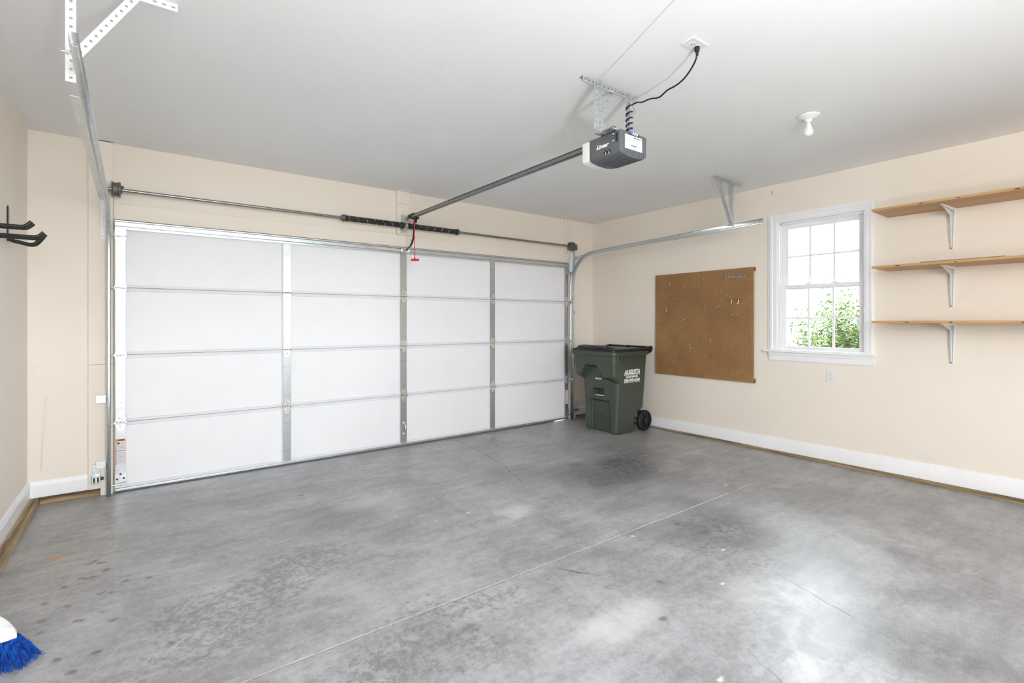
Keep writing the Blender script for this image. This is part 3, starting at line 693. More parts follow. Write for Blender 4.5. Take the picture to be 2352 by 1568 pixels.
# ------------------------------------------------------------------ door tracks
def arc_path(x, y0, zc, r, z_end, x1, y1):
    pts = [(x, y0, 0.004), (x, y0, zc*.5), (x, y0, zc)]
    for k in range(1, 13):
        a = PI/2*k/12; pts.append((x, y0 - r*(1-math.cos(a)), zc + r*math.sin(a)))
    pts += [(x + (x1-x)*.5, y0-r+(y1-y0+r)*.5, zc+r+(z_end-zc-r)*.5), (x1, y1, z_end)]
    return pts
tprof = [(.024, .026), (.0, .027), (-.001, -.010), (.002, -.020), (.009, -.026), (.018, -.025), (.024, -.018)]
def ceil_angle(t, x0, x1, y, mat, nm='ceiling_angle'):
    n = int(abs(x1-x0)/.032); MB().angle((x0, y, H-.0008), (1,0,0), (0,1,0), (0,0,-1), .032, n, abs(x1-x0)/n, .0042, .002, .004).build(nm, mat, t)

LT = thing('door_track', (-.035, -.09, 0), 'galvanized door track curving up at the left door jamb with white perforated hanger', 'door track', 'curved overhead door tracks')
lp = arc_path(-.036, -.092, 1.80, .43, 2.345, -.030, -2.56)
MB().sweep([(a-.012, b) for a, b in tprof], lp, (1,0,0), True).build('channel', 'galvanized', LT, smooth=40, solid=.0022)
MB().add([(xa, y, z+dz) for dz in (0, .0025) for xa, y, z in ((-.086, -.225, 2.228), (-.052, -.225, 2.228), (-.040, -2.22, 2.258), (-.070, -2.22, 2.258))], [(0,1,2,3)[::-1],(4,5,6,7),(0,1,5,4),(1,2,6,5),(2,3,7,6),(3,0,4,7)]).build('stiffener_angle', 'galvanized', LT)
MB().box(-.088, -.052, -.052, -.049, 1.955, 2.245).box(-.056, -.053, -.10, -.052, 1.955, 2.245).build('flag_bracket', 'bracket_white', LT)
f = MB()
for z in (2.00, 2.13, 2.20): f.lathe([(.006, 0), (.006, .004), (.003, .006)], (-.072, -.052, z), (0,-1,0), 8)
f.each('bolt', 'zinc', LT)
for z in (.235, .735):
    MB().box(-.115, -.052, -.051, -.0485, z-.03, z+.03).box(-.054, -.051, -.11, -.0485, z-.022, z+.022).build('jamb_bracket', 'galvanized', LT, bevel=.001)
# hanger: drop angle, brace and ceiling angle (white perforated)
n = 13; MB().angle((-.074, -2.31, 2.282), (0,0,1), (1,0,0), (0,1,0), .031, n, (H-2.280-.001)/n, .0058, .002).build('drop_angle', 'bracket_white', LT)
d = Vector((.195, 0, .315)); L = d.length; n = int(L/.030)
MB().perf(Vector((-.038, -2.318, 2.395)), d.normalized(), Vector((d.z, 0, -d.x)).normalized(), .034, n, L/n, .0058, .002).build('brace', 'bracket_white', LT)
ceil_angle(LT, -.10, .295, -2.315, 'bracket_white')
MB().lathe([(.008, 0), (.008, .006), (.005, .008)], (-.070, -2.312, 2.395), (0,-1,0), 6).cyl((-.088, -2.316, 2.395), (-.060, -2.316, 2.395), .004, 8).each('bolt', 'zinc', LT)

RT = thing('door_track', (4.878, -.08, 0), 'galvanized door track curving up beside the trash cart along the right wall', 'door track', 'curved overhead door tracks')
rp = arc_path(4.884, -.082, 1.82, .40, 2.283, 4.915, -2.60)
MB().sweep([(a-.012, b) for a, b in tprof], rp, (-1,0,0), False).build('channel', 'galvanized', RT, smooth=40, solid=.0022)
MB().angle((4.900, -.052, 2.18), Vector((0, -.36, .012)), (0,0,1), (1,0,0), .032, 9, .040, .0045, .002, .005).build('stiffener_angle', 'galvanized', RT)
MB().box(4.872, 4.940, -.040, -.037, 1.95, 2.30).box(4.900, 4.903, -.115, -.040, 1.95, 2.30).build('flag_bracket', 'galvanized', RT, bevel=.001)
for z in (.15, .80, 1.45): MB().box(4.896, 4.945, -.040, -.037, z-.03, z+.03).box(4.896, 4.899, -.11, -.040, z-.022, z+.022).build('jamb_bracket', 'galvanized', RT)
n = 16; MB().angle((4.905, -2.31, 2.285), (0,0,1), (1,0,0), (0,1,0), .036, n, (H-2.285-.001)/n, .0050, .002).build('drop_angle', 'galvanized', RT)
a0, a1 = Vector((4.895, -2.314, 2.312)), Vector((4.655, -2.314, 2.690)); d = a1-a0; n = int(d.length/.028)
dn = d.normalized(); MB().angle(a0, dn, Vector((dn.z, 0, -dn.x)), (0,1,0), .032, n, d.length/n, .0046, .002).build('brace', 'galvanized', RT)
ceil_angle(RT, 4.56, 5.05, -2.318, 'galvanized')
f = MB()
for y, z in ((-2.33, 2.278), (-2.56, 2.282)): f.lathe([(.007, 0), (.007, .004), (.004, .006)], (4.900, y, z), (-1,0,0), 8)
f.each('bolt', 'zinc', RT)

# ------------------------------------------------------------------ torsion shaft, springs and drums
SY, SZ = -.098, 2.345
ts = thing('torsion_spring_shaft', (2.42, SY, SZ), 'steel torsion shaft with black springs and cable drums above the door', 'spring shaft')
MB().cyl((-.045, SY, SZ), (4.958, SY, SZ), .0127, 18).build('shaft', 'shaft_steel', ts, smooth=40)
def drum(x, sg):
    m = MB().lathe([(.013, -.008), (.058, -.008), (.060, -.003), (.052, .001), (.051, .030), (.058, .036), (.056, .046), (.030, .048), (.026, .056), (.013, .056)], (x, SY, SZ), (sg,0,0), 26)
    o = m.build('cable_drum', 'drum_grey', ts, smooth=35)
    f = MB()
    for a in (.6, 2.2): f.cyl((x+sg*.052, SY+math.cos(a)*.02, SZ+math.sin(a)*.02), (x+sg*.062, SY+math.cos(a)*.03, SZ+math.sin(a)*.03), .006, 6)
    f.each('set_screw', 'dark_red', o)
drum(-.010, 1); drum(4.868, -1)
def spring(x0, x1, hand):
    R = .0285; L = x1-x0; n = 96; m = MB(); turns = int(L/.0085)
    prof = []
    for k in range(turns*3+1):                                     # tightly wound coil surface
        h = L*k/(turns*3); prof.append((R-.0006*(0.5+0.5*math.cos(2*PI*k/3)) - (.004 if (h < .012 or h > L-.012) else 0) + .006*max(0, 1-min(h, L-h)/.05), h))
    m.lathe(prof, (x0, SY, SZ), (1,0,0), 20)
    sp = m.build('spring', 'black_paint', ts, smooth=50)
    g = MB(); nd = int(L/.0062)
    for k in range(nd):                                            # stencilled white dashes winding round the coil
        if rnd.random() < .30: continue
        x = x0+.03+(L-.06)*k/nd; a = hand*2*PI*(x-x0)/.090
        c = Vector((x, SY+math.cos(a)*R, SZ+math.sin(a)*R)); nn = Vector((0, math.cos(a), math.sin(a))); tt = Vector((0, -math.sin(a), math.cos(a)))*hand
        g.add([c+nn*.0008+Vector((ex, 0, 0))+tt*et for ex, et in ((-.0022, -.004), (.0022, -.004), (.0022, .004), (-.0022, .004))], [(0,1,2,3)])
    tag(g.build('spring_stripe', 'print_white', sp), kind='stuff')
spring(1.762, 2.395, 1); spring(2.440, 3.050, -1)
for x, s in ((1.752, 1), (3.062, -1)):
    MB().lathe([(.014, -.018), (.026, -.016), (.028, .0), (.036, .002), (.036, .012), (.014, .014)], (x, SY, SZ), (s,0,0), 20).build('winding_cone', 'drum_grey', ts, smooth=35)
f = MB().box(2.385, 2.455, -BT-.005, -BT, 2.275, 2.366).box(2.415, 2.421, SY-.020, -BT-.004, 2.30, 2.366)
f.lathe([(.020, -.004), (.040, -.004), (.040, .002), (.020, .002)], (2.408, SY, SZ), (1,0,0), 22); f.lathe([(.020, -.004), (.040, -.004), (.040, .002), (.020, .002)], (2.428, SY, SZ), (1,0,0), 22)
for a in (2.4, 3.9, 4.9, 5.9): f.cyl((2.396, SY+math.cos(a)*.036, SZ+math.sin(a)*.036), (2.440, SY+math.cos(a)*.036, SZ+math.sin(a)*.036), .005, 8)
f.build('center_bracket', 'zinc', ts, smooth=35)
for x, s in ((4.935, 1), (-.052, -1)): MB().box(x-.003, x+.003, SY-.03, -.041 if s > 0 else -.053, SZ-.045, SZ+.035).build('bearing_plate', 'galvanized', ts)
for x in (-.007, 4.848): MB().tube([(x, SY-.054, SZ-.01), (x, SY-.030, SZ-.20), (x, YS-.008, 1.2), (x, YS-.006, .09)], .0015, 5).build('lift_cable', 'shaft_steel', ts)

# ------------------------------------------------------------------ door opener
OX = 2.456
op = thing('door_opener', (OX, -2.95, H), 'grey ceiling garage door opener with chain rail, red release cord and white end cover', 'door opener')
ox0, ox1, oyr, oyf, ozt = 2.340, 2.572, -3.060, -2.820, 2.418
def ozb(x):                                              # belly curve across the width
    q = (x-OX)/((ox1-ox0)/2); return 2.276 + .016*q*q
xs = [ox0 + (ox1-ox0)*k/24 for k in range(25)]
poly = [(ox0, ozt), (ox0, ozb(ox0)+.008), (ox0+.006, ozb(ox0)+.001)] + [(x, ozb(x)) for x in xs[2:-2]] + [(ox1-.006, ozb(ox1)+.001), (ox1, ozb(ox1)+.008), (ox1, ozt)]
MB().prism(poly, (0, oyr, 0), (1,0,0), (0,0,1), (0, oyf-oyr, 0)).build('housing', 'opener_grey', op, bevel=.006, segs=3)
f = MB()                                                 # moulded ribs: under the belly and up the rear face
for k in range(10):
    x = ox0+.030+k*.0195; f.box(x-.0018, x+.0018, oyr+.008, oyf-.055+.004*abs(k-4), ozb(x)-.0032, ozb(x)+.002)
    f.box(x-.0016, x+.0016, oyr-.0024, oyr+.002, ozb(x)+.006, ozb(x)+.034)
f.each('housing_rib', 'opener_grey', op)
lens_poly = [(x, min(z+.004, ozt) if z < 2.35 else z-.004) for x, z in poly]
MB().prism(lens_poly, (0, oyf, 0), (1,0,0), (0,0,1), (0, .012, 0)).prism([(OX+(x-OX)*.985, z+.002) for x, z in lens_poly], (0, oyf+.012, 0), (1,0,0), (0,0,1), (0, .050, 0)).build('light_cover', 'lens_white', op, bevel=.010, segs=3)
# lettering and panels on the side facing the camera (x = ox0) : reading direction is -y
f = MB(); text(f, 'Linear', (ox0-.0010, -2.880, 2.346), (0,-1,0), (0,0,1), .034, .0008, .28, .0010, width=.095)
f.build('lettering', 'print_white', op)
f = MB()
f.box(ox0-.0016, ox0, -2.990, -2.938, 2.300, 2.318, 0)
for y in (-2.952, -2.976):
    f.tube([(ox0-.0022, y+.004, 2.305), (ox0-.0022, y, 2.316), (ox0-.0022, y-.004, 2.305), (ox0-.0022, y+.004, 2.305)], .0008, 4, mi=1)
    f.box(ox0-.0022, ox0, y-.007, y+.007, 2.3005, 2.3025, 1); f.cyl((ox0-.002, y, 2.321), (ox0, y, 2.321), .0032, 8, mi=0); f.box(ox0-.002, ox0, y-.0015, y+.0015, 2.321, 2.328, 0)
f.build('adjustment_panel', ['print_black', 'print_white'], op); f = MB()
f.box(ox0-.0014, ox0, -3.040, -3.026, 2.352, 2.402, 0).build('side_slot', 'print_black', op); f = MB()
f.box(ox0-.0014, ox0, -3.016, -3.000, 2.352, 2.395, 0)
for z in (2.357, 2.363, 2.369): f.box(ox0-.002, ox0, -3.016, -3.000, z, z+.0022, 1)
f.cyl((ox0-.0025, -3.008, 2.385), (ox0, -3.008, 2.385), .0035, 8, mi=1); f.cyl((ox0-.0025, -3.008, 2.402), (ox0, -3.008, 2.402), .0042, 8, mi=1)
f.build('button_panel', ['print_black', 'print_white'], op)
# rating label on the rear face: reading direction is +x
f = MB().box(2.378, 2.528, oyr-.0014, oyr, 2.318, 2.398, 0)
for q in range(9): f.box(2.384, 2.384+.10+.035*((q*7) % 4)/4, oyr-.0019, oyr-.0012, 2.390-q*.0042, 2.3914-q*.0042, 1)
f.box(2.452, 2.522, oyr-.0022, oyr-.0012, 2.386, 2.3895, 2)
for z in (2.350, 2.343, 2.336, 2.329): f.box(2.382, 2.524, oyr-.0019, oyr-.0012, z, z+.0010, 1)
for q in range(16): f.box(2.430+q*.003, 2.4315+q*.003, oyr-.0021, oyr-.0012, 2.3375, 2.3435, 2)
f.build('rating_label', ['label_paper', 'label_grey', 'print_black'], op)
f = MB().box(2.420, 2.500, oyr-.003, oyr, 2.400, 2.416, 0)
f.build('terminal_block', 'print_black', op)
f = MB()
for x in (2.442, 2.460, 2.478): f.box(x-.006, x+.006, oyr-.009, oyr-.002, 2.404, 2.412).box(x-.006, x-.003, oyr-.012, oyr-.002, 2.400, 2.416)
f.each('terminal_clip', 'white_plastic', op, bevel=.001)
MB().box(2.420, 2.436, oyr-.010, oyr-.002, 2.402, 2.418).build('terminal_plug', 'blue_wire', op, bevel=.001)
# rail, chain and header bracket
RZ = 2.430
MB().box(OX-.016, OX+.016, oyf+.06, -.165, RZ-.014, RZ+.010).box(OX-.020, OX+.020, oyf+.06, -.165, RZ-.016, RZ-.012).box(OX-.008, OX+.008, oyf+.06, -.165, RZ-.022, RZ-.016).build('rail', 'rail_steel', op, bevel=.002)
f = MB(); nlk = 200
for k in range(nlk):                                     # chain links on the rail
    y = -.23 + (oyf+.055+.23)*k/nlk; hw = .0042 if k % 2 else .0028
    for xx in (OX-.010, OX+.010): f.box(xx-hw, xx+hw, y, y+(oyf+.055+.23)/nlk*1.02, RZ+.014-(.0045 if k % 2 else .003), RZ+.014+(.0045 if k % 2 else .003))
tag(f.build('chain', 'black_paint', op), kind='stuff')
f = MB().box(OX-.022, OX+.022, -.20, -.120, RZ-.012, RZ+.024).box(OX-.012, OX+.012, -.215, -.195, RZ-.03, RZ+.034)
f.lathe([(.020, -.006), (.020, .006)], (OX, -.150, RZ+.012), (0,0,1), 16); f.build('chain_pulley', 'black_plastic', op, bevel=.002)
f = MB().box(OX-.060, OX-.010, -BT-.006, -BT, 2.372, 2.470).box(OX-.060, OX-.056, -.125, -BT, 2.395, 2.455).box(OX-.016, OX-.012, -.125, -BT, 2.395, 2.455).cyl((OX-.066, -.11, 2.425), (OX+.02, -.11, 2.425), .006, 10)
for z in (2.385, 2.455): f.lathe([(.009, 0), (.009, .006)], (OX-.035, -BT-.006, z), (0,-1,0), 6)
f.build('header_bracket', 'zinc', op, bevel=.001)
# trolley, arm, release cord
f = MB().box(OX-.022, OX+.022, -.300, -.215, RZ-.040, RZ-.022).prism([(-.24, RZ-.04), (-.28, RZ-.04), (-.262, RZ-.075), (-.248, RZ-.075)], (OX-.010, 0, 0), (0,1,0), (0,0,1), (.020, 0, 0)); f.build('trolley', 'black_plastic', op, bevel=.002)
f = MB().sweep([(-.010, -.002), (.010, -.002), (.010, .002), (-.010, .002)], [(OX-.012, -.250, RZ-.06), (OX-.014, -.248, 2.28), (OX-.018, -.240, 2.19), (OX-.026, -.205, 2.125), (OX-.036, YS-.062, 2.080)], (1,0,0), True, close=True)
f.build('door_arm', 'black_paint', op)
cord = MB().tube([(OX-.016, -.262, RZ-.045), (OX-.020, -.272, 2.30), (OX-.022, -.276, 2.16), (OX-.022, -.277, 1.985)], .0032, 6).build('release_cord', 'red_plastic', op, smooth=50)
MB().tube([(OX-.050, -.15, 2.395), (OX-.02, -.24, 2.36), (OX+.028, -.272, 2.33)], .003, 6).build('release_lever', 'red_plastic', op, smooth=50)
f = MB().prism([(-.042, -.008), (-.036, -.012), (.036, -.012), (.042, -.008), (.042, .008), (.037, .011), (.008, .012), (.004, .026), (-.004, .026), (-.008, .012), (-.037, .011), (-.042, .008)], (OX-.022, -.286, 1.966), (.806,-.592,0), (0,0,1), (.012*.592, .012*.806, 0))
f.build('release_handle', 'red_plastic', op, bevel=.003)
# hangers
HY = -2.932
ceil_angle(op, 2.172, 2.652, HY-.002, 'galvanized')
n = 9; MB().angle((2.288, HY-.004, 2.435), (0,0,1), (-1,0,0), (0,-1,0), .030, n, (2.712-2.435)/n, .0045, .002, .004).build('drop_angle', 'galvanized', op)
MB().angle((2.290, HY-.036, 2.412), (0,0,1), (1,0,0), (0,1,0), .034, 3, .020, .005, .002).perf((2.305, HY-.036, 2.424), (0,-1,0), (1,0,0), .028, 3, .028, .005, .002).box(2.285, 2.360, HY-.10, HY+.02, ozt, ozt+.004).build('mount_bracket', 'zinc', op)
n = 9; MB().angle((2.545, HY-.004, ozt), (0,0,1), (1,0,0), (0,-1,0), .022, n, (2.712-ozt)/n, .0036, .002, .003).build('drop_angle', 'galvanized', op)
a0, a1 = Vector((2.318, HY+.012, 2.50)), Vector((2.425, HY+.012, 2.695)); d = a1-a0; n = int(d.length/.026); dn = d.normalized()
MB().perf(a0, dn, Vector((dn.z, 0, -dn.x)), .026, n, d.length/n, .0042, .002).build('brace', 'galvanized', op)
f = MB()
for p in ((2.300, HY-.006, 2.702), (2.418, HY-.004, 2.700), (2.556, HY-.006, 2.702)): f.cyl((p[0], p[1]-.012, p[2]), (p[0], p[1]+.02, p[2]), .0045, 8)
f.each('bolt', 'zinc', op)
# power cord wound round the rear drop angle, then over to the ceiling outlet
cxh, cyh = 2.556, HY-.013
pts = [Vector((cxh+.006, cyh-.02, ozt+.002))]
turns = [(2.455, .018), (2.475, .010), (2.49, .012), (2.53, .05), (2.57, .05), (2.61, .05), (2.66, .05)]
nt_ = 6.2; N = 110
for k in range(N+1):
    u = k/N; a = -1.2 + 2*PI*nt_*u
    z = 2.448 + (2.655-2.448)*(u**1.25) + .004*math.sin(5*u)
    pts.append(Vector((cxh+math.cos(a)*.0185, cyh+math.sin(a)*.0185, z)))
last = pts[-1]
ctrl = [last, Vector((2.583, -2.985, 2.655)), Vector((2.545, -3.046, 2.624)), Vector((2.530, -3.116, 2.614)), Vector((2.526, -3.182, 2.599)), Vector((2.508, -3.246, 2.608)), Vector((2.500, -3.309, 2.610)), Vector((2.480, -3.370, 2.616)), Vector((2.450, -3.431, 2.634)), Vector((2.424, -3.474, 2.656)), Vector((2.418, -3.484, 2.690))]
def catmull(c, m=8):
    out = []
    for i in range(len(c)-1):
        p0, p1, p2, p3 = c[max(i-1, 0)], c[i], c[i+1], c[min(i+2, len(c)-1)]
        for k in range(m):
            t_ = k/m; out.append(0.5*((2*p1)+(p2-p0)*t_+(2*p0-5*p1+4*p2-p3)*t_*t_+(3*p1-p0-3*p2+p3)*t_**3))
    return out + [c[-1]]
MB().tube(pts + catmull(ctrl)[1:], .0046, 8).build('power_cord', 'black_plastic', op, smooth=60)
pg = MB().lathe([(.006, 0), (.0075, .012), (.007, .018), (.0115, .022), (.0135, .038), (.012, .046)], (2.418, -3.484, 2.666), (0,0,1), 16)
pg.build('plug', 'black_plastic', op, smooth=40)
MB().tube(catmull([Vector((2.428, oyr-.006, 2.416)), Vector((2.435, -3.03, 2.47)), Vector((2.50, -2.99, 2.55)), Vector((2.572, -2.975, 2.60)), Vector((2.540, -2.972, 2.635)), Vector((2.520, -2.965, 2.648))]), .0013, 5).build('sensor_wire', 'blue_wire', op)

# thin sensor wire stapled along the ceiling
f = MB().tube([(2.270, HY-.045, H-.012), (2.270, -2.985, H-.0025), (2.235, -3.075, H-.0025), (2.185, -3.205, H-.0025), (2.120, -3.370, H-.0025), (2.065, -3.51, H-.0025), (1.98, -3.72, H-.0025), (1.70, -4.40, H-.0025), (1.55, YB, H-.0025)], .0022, 6)
tag(f.build('wire', 'wire_white', org=(2.1, -3.4, H), smooth=50), 'thin white wire stapled across the ceiling behind the opener', 'wire')

# ------------------------------------------------------------------ ceiling outlet, wall outlet, bulb
def outlet(o, u, v, nrm, name, label, w=.073, h=.124):
    o, u, v, nrm = Vector(o), Vector(u), Vector(v), Vector(nrm)
    t_ = thing(name, o, label, 'outlet')
    MB().prism([(-w/2, -h/2), (w/2, -h/2), (w/2, h/2), (-w/2, h/2)] if u.cross(v).dot(nrm) > 0 else [(-w/2, h/2), (w/2, h/2), (w/2, -h/2), (-w/2, -h/2)], o, u, v, nrm*.006).build('cover_plate', 'white_plastic', t_, bevel=.003)
    for s in (-1, 1):
        c = o + v*s*.020 + nrm*.006
        oc = [(math.cos(2*PI*k/20)*.0165, max(-.0125, min(.0125, math.sin(2*PI*k/20)*.0165))) for k in range(20)]
        r = MB().prism(oc, c, u, v, nrm*.0022).build('receptacle', 'white_plastic', t_)
        g = MB()
        for a in (-.0064, .0064): g.prism([(a-.0012, -.001), (a+.0012, -.001), (a+.0012, .0075), (a-.0012, .0075)], c+nrm*.0020, u, v, nrm*.0006)
        g.prism([(math.cos(2*PI*k/8)*.0026, -.0075+math.sin(2*PI*k/8)*.0026) for k in range(8)], c+nrm*.0020, u, v, nrm*.0006)
        g.each('slot', 'hole_dark', r)
    MB().prism([(math.cos(2*PI*k/10)*.003, math.sin(2*PI*k/10)*.003) for k in range(10)], o+nrm*.006, u, v, nrm*.0008).each('screw', 'zinc', t_)
    return t_
outlet((2.397, -3.482, H), (0,1,0), (1,0,0), (0,0,-1), 'ceiling_outlet', 'white outlet plate on the ceiling with opener cord plugged in', .078, .126)
outlet((W, -3.012, .817), (0,-1,0), (0,0,1), (-1,0,0), 'wall_outlet', 'white wall outlet below the window', .074, .112)
lb = thing('ceiling_lamp', (3.790, -3.448, H), 'white porcelain ceiling lampholder with a bare unlit bulb', 'ceiling lamp')
MB().lathe([(.062, 0), (.068, .004), (.066, .012), (.050, .022), (.026, .030), (.022, .036), (.022, .048), (.017, .048), (.017, .040)], (3.790, -3.448, H), (0,0,-1), 32).build('lampholder', 'porcelain', lb, smooth=40)
MB().lathe([(.013, .040), (.013, .056), (.015, .068), (.022, .084), (.029, .098), (.0315, .110), (.030, .122), (.024, .133), (.013, .140), (.002, .142)], (3.790, -3.448, H), (0,0,-1), 28).build('bulb', 'bulb_frost', lb, smooth=70)

# ------------------------------------------------------------------ pegboard with hooks
PY0, PZ1, PS = -1.083, 1.902, 1.219
PF = W-.024                                              # front face of the board
pb = thing('pegboard', (W, PY0-PS/2, PZ1-PS), 'large square brown pegboard between the trash cart and the window', 'pegboard')
f = MB(); ng = 46; pit = .0254; mg = (PS-ng*pit)/2; hr = .0032
ya, zb_ = PY0-mg, PZ1-mg
for i in range(ng):
    for k in range(ng):
        cy, cz = ya-(i+.5)*pit, zb_-(k+.5)*pit; h = pit/2
        sq = [(h, 0), (h, h), (0, h), (-h, h), (-h, 0), (-h, -h), (0, -h), (h, -h)]
        vs = [(PF, cy+a, cz+b) for a, b in sq] + [(PF, cy+math.cos(PI/4*q)*hr, cz+math.sin(PI/4*q)*hr) for q in range(8)] + [(PF+.006, cy+math.cos(PI/4*q)*hr, cz+math.sin(PI/4*q)*hr) for q in range(8)] + [(PF+.006, cy+a, cz+b) for a, b in sq]
        fs = []
        for q in range(8):
            r = (q+1) % 8; fs += [(q, 8+q, 8+r, r)[::-1], (8+q, 16+q, 16+r, 8+r)[::-1], (24+q, 16+q, 16+r, 24+r)]
        f.add(vs, fs)
y1, z0 = PY0-PS, PZ1-PS
for a in ((PY0, ya, z0, PZ1), (y1+mg, y1, z0, PZ1), (ya, y1+mg, zb_, PZ1), (ya, y1+mg, z0, z0+mg)):
    for xx, ff in ((PF, (0,3,2,1)), (PF+.006, (0,1,2,3))): f.add([(xx, a[0], a[2]), (xx, a[1], a[2]), (xx, a[1], a[3]), (xx, a[0], a[3])], [ff])
for (p, q) in (((PY0, z0), (PY0, PZ1)), ((PY0, PZ1), (y1, PZ1)), ((y1, PZ1), (y1, z0)), ((y1, z0), (PY0, z0))):
    f.add([(PF, p[0], p[1]), (PF, q[0], q[1]), (PF+.006, q[0], q[1]), (PF+.006, p[0], p[1])], [(0,1,2,3)])
f.build('perforated_sheet', 'pegboard_brown', pb)
for z in (PZ1-.042, z0+.002):
    MB().box(PF+.0065, W-.0015, y1-.014, PY0-.002, z, z+.040).build('furring_strip', 'board_edge', pb)
f = MB()
for u, z in ((.06, .02), (.55, .02), (1.15, .02), (.03, 1.199), (.27, 1.203), (.65, 1.203), (1.17, 1.203)): f.lathe([(.004, 0), (.004, .001), (.002, .002)], (PF, PY0-u, PZ1-z), (-1,0,0), 8)
f.each('screw', 'hook_steel', pb)
HR = .0026
def hm_(name, *paths): 
    m = MB()
    for p in paths: m.tube(p, HR, 6)
    return m.mesh(name, 'hook_steel', smooth=60)
X = -1.0
shapes = {   # local coordinates at the board face, -x is out of the board
 'J': hm_('peg_hook', [(0, 0, 0), (-.020, 0, -.002), (-.026, 0, .004), (-.027, 0, .036)]),
 'L': hm_('peg_hook', [(0, 0, 0), (-.012, 0, .004), (-.030, 0, .000), (-.034, 0, -.034)], [(-.002, 0, .0), (-.003, .018, .004)]),
 'A': hm_('peg_hook', [(0, .034, .010), (-.022, .032, .008), (-.030, .002, .004), (-.034, -.004, -.004), (-.034, -.004, -.032)], [(0, .010, .010), (-.012, .014, .010), (-.022, .032, .008)]),
 'T': hm_('peg_hook', [(0, .018, .012), (-.016, .010, .012), (-.020, 0, .010), (-.022, 0, -.026)], [(0, -.018, .012), (-.016, -.010, .012), (-.020, 0, .010)]),
 'D': hm_('peg_hook', [(0, .012, .022), (-.030, .012, .020), (-.034, -.014, .020), (-.034, -.014, -.020), (-.042, -.002, -.026)], [(0, -.028, .022), (-.032, -.014, .020)]),
 'W': hm_('peg_hook', [(0, .026, .0), (-.016, .024, -.012), (-.026, .012, -.008), (-.020, 0, .006), (-.026, -.012, -.008), (-.016, -.022, .008)]),
 'X': hm_('peg_hook', [(0, 0, .0), (-.11, .015, .012), (-.118, .016, -.018)], [(0, -.016, .002), (0, .016, .002)]),
}
# (y, z, shape, label)
hooks = [
 (-1.315, 1.786, 'A', 'long-armed steel hook nearest the upper left corner of the pegboard'),
 (-1.488, 1.732, 'T', 'T-shaped steel hook right of the long-armed hook at upper left'),
 (-1.629, 1.706, 'J', 'steel peg hook above and right of the row of four hooks'),
 (-1.325, 1.624, 'J', 'leftmost steel hook in the pegboard row of four'),
 (-1.403, 1.626, 'J', 'second hook from the left in the pegboard row of four'),
 (-1.502, 1.627, 'J', 'third hook from the left in the pegboard row of four'),
 (-1.580, 1.627, 'J', 'rightmost hook in the pegboard row of four'),
 (-1.756, 1.780, 'J', 'highest single peg hook, near top centre of the pegboard'),
 (-1.958, 1.629, 'J', 'lone peg hook below the looped tool rack on the pegboard'),
 (-1.263, 1.481, 'A', 'long-armed hook at the left of the pegboard below the row of four'),
 (-1.771, 1.505, 'A', 'long-armed hook just right of the pegboard centre, upper half'),
 (-1.911, 1.453, 'J', 'lower left hook of the touching pair right of pegboard centre'),
 (-1.936, 1.474, 'J', 'upper right hook of the touching pair right of pegboard centre'),
 (-2.069, 1.545, 'D', 'left one of two wide double-bend hooks at right of the pegboard'),
 (-2.146, 1.544, 'D', 'right one of two wide double-bend hooks at right of the pegboard'),
 (-2.087, 1.374, 'J', 'left hook of the plain pair under the double-bend hooks'),
 (-2.140, 1.375, 'J', 'right hook of the plain pair under the double-bend hooks'),
 (-1.813, 1.387, 'W', 'wavy wire hook below the long-armed hook right of centre'),
 (-1.491, 1.346, 'T', 'T-shaped hook in the middle left of the pegboard'),
 (-1.181, 1.315, 'W', 'wavy wire hook at the left edge of the pegboard'),
 (-1.763, 1.221, 'J', 'short peg hook just below and right of pegboard centre'),
 (-1.321, 1.132, 'W', 'wavy wire hook left of a single hook in lower left quarter'),
 (-1.403, 1.115, 'J', 'single peg hook right of a wavy hook in lower left quarter'),
 (-1.227, 1.063, 'J', 'single peg hook near the lower left edge of the pegboard'),
 (-1.707, 1.118, 'J', 'single hook left of the tall forked hook in lower half'),
 (-1.828, 1.115, 'T', 'tall forked hook in the lower half of the pegboard'),
 (-1.587, 1.048, 'A', 'long-armed hook in the lower middle of the pegboard'),
 (-2.111, 1.021, 'J', 'single hook farthest right in the lower half of the pegboard'),
 (-1.255, 0.938, 'W', 'wavy wire hook near the lower left corner of the pegboard'),
 (-1.480, 0.891, 'X', 'longest straight wire hook near the bottom of the pegboard'),
 (-1.832, 0.917, 'J', 'left of two single hooks near the bottom right of pegboard'),
 (-1.957, 0.892, 'J', 'right of two single hooks near the bottom right of pegboard')]
for y, z, k, lab in hooks:
    tag(put('peg_hook', shapes[k], (PF-.0005, y, z)), lab, 'hook', 'steel hooks on the pegboard')
tr_ = thing('tool_rack', (PF, -2.113, 1.82), 'wire rack of six looped holders at the pegboard top right', 'tool rack')
MB().tube([(PF-.008, -1.995, 1.808), (PF-.008, -2.232, 1.808)], .0024, 6).build('rail_wire', 'hook_steel', tr_)
for k in range(6):
    y = -2.012 - k*.041
    MB().tube([(PF-.004, y+.010, 1.850), (PF-.022, y+.010, 1.845), (PF-.024, y+.008, 1.800), (PF-.026, y, 1.794), (PF-.024, y-.008, 1.800), (PF-.022, y-.010, 1.845), (PF-.004, y-.010, 1.850)], .0024, 6).build('loop', 'hook_steel', tr_, smooth=60)
# screw hook high on the wall
f = MB().tube([(W, -2.491, 2.665), (W-.012, -2.491, 2.665), (W-.022, -2.491, 2.655), (W-.026, -2.491, 2.640), (W-.020, -2.491, 2.628), (W-.012, -2.491, 2.630)], .0028, 6)
tag(f.build('screw_hook', 'hook_steel', org=(W, -2.491, 2.65), smooth=60), 'small screw hook high on the wall above the window', 'hook')

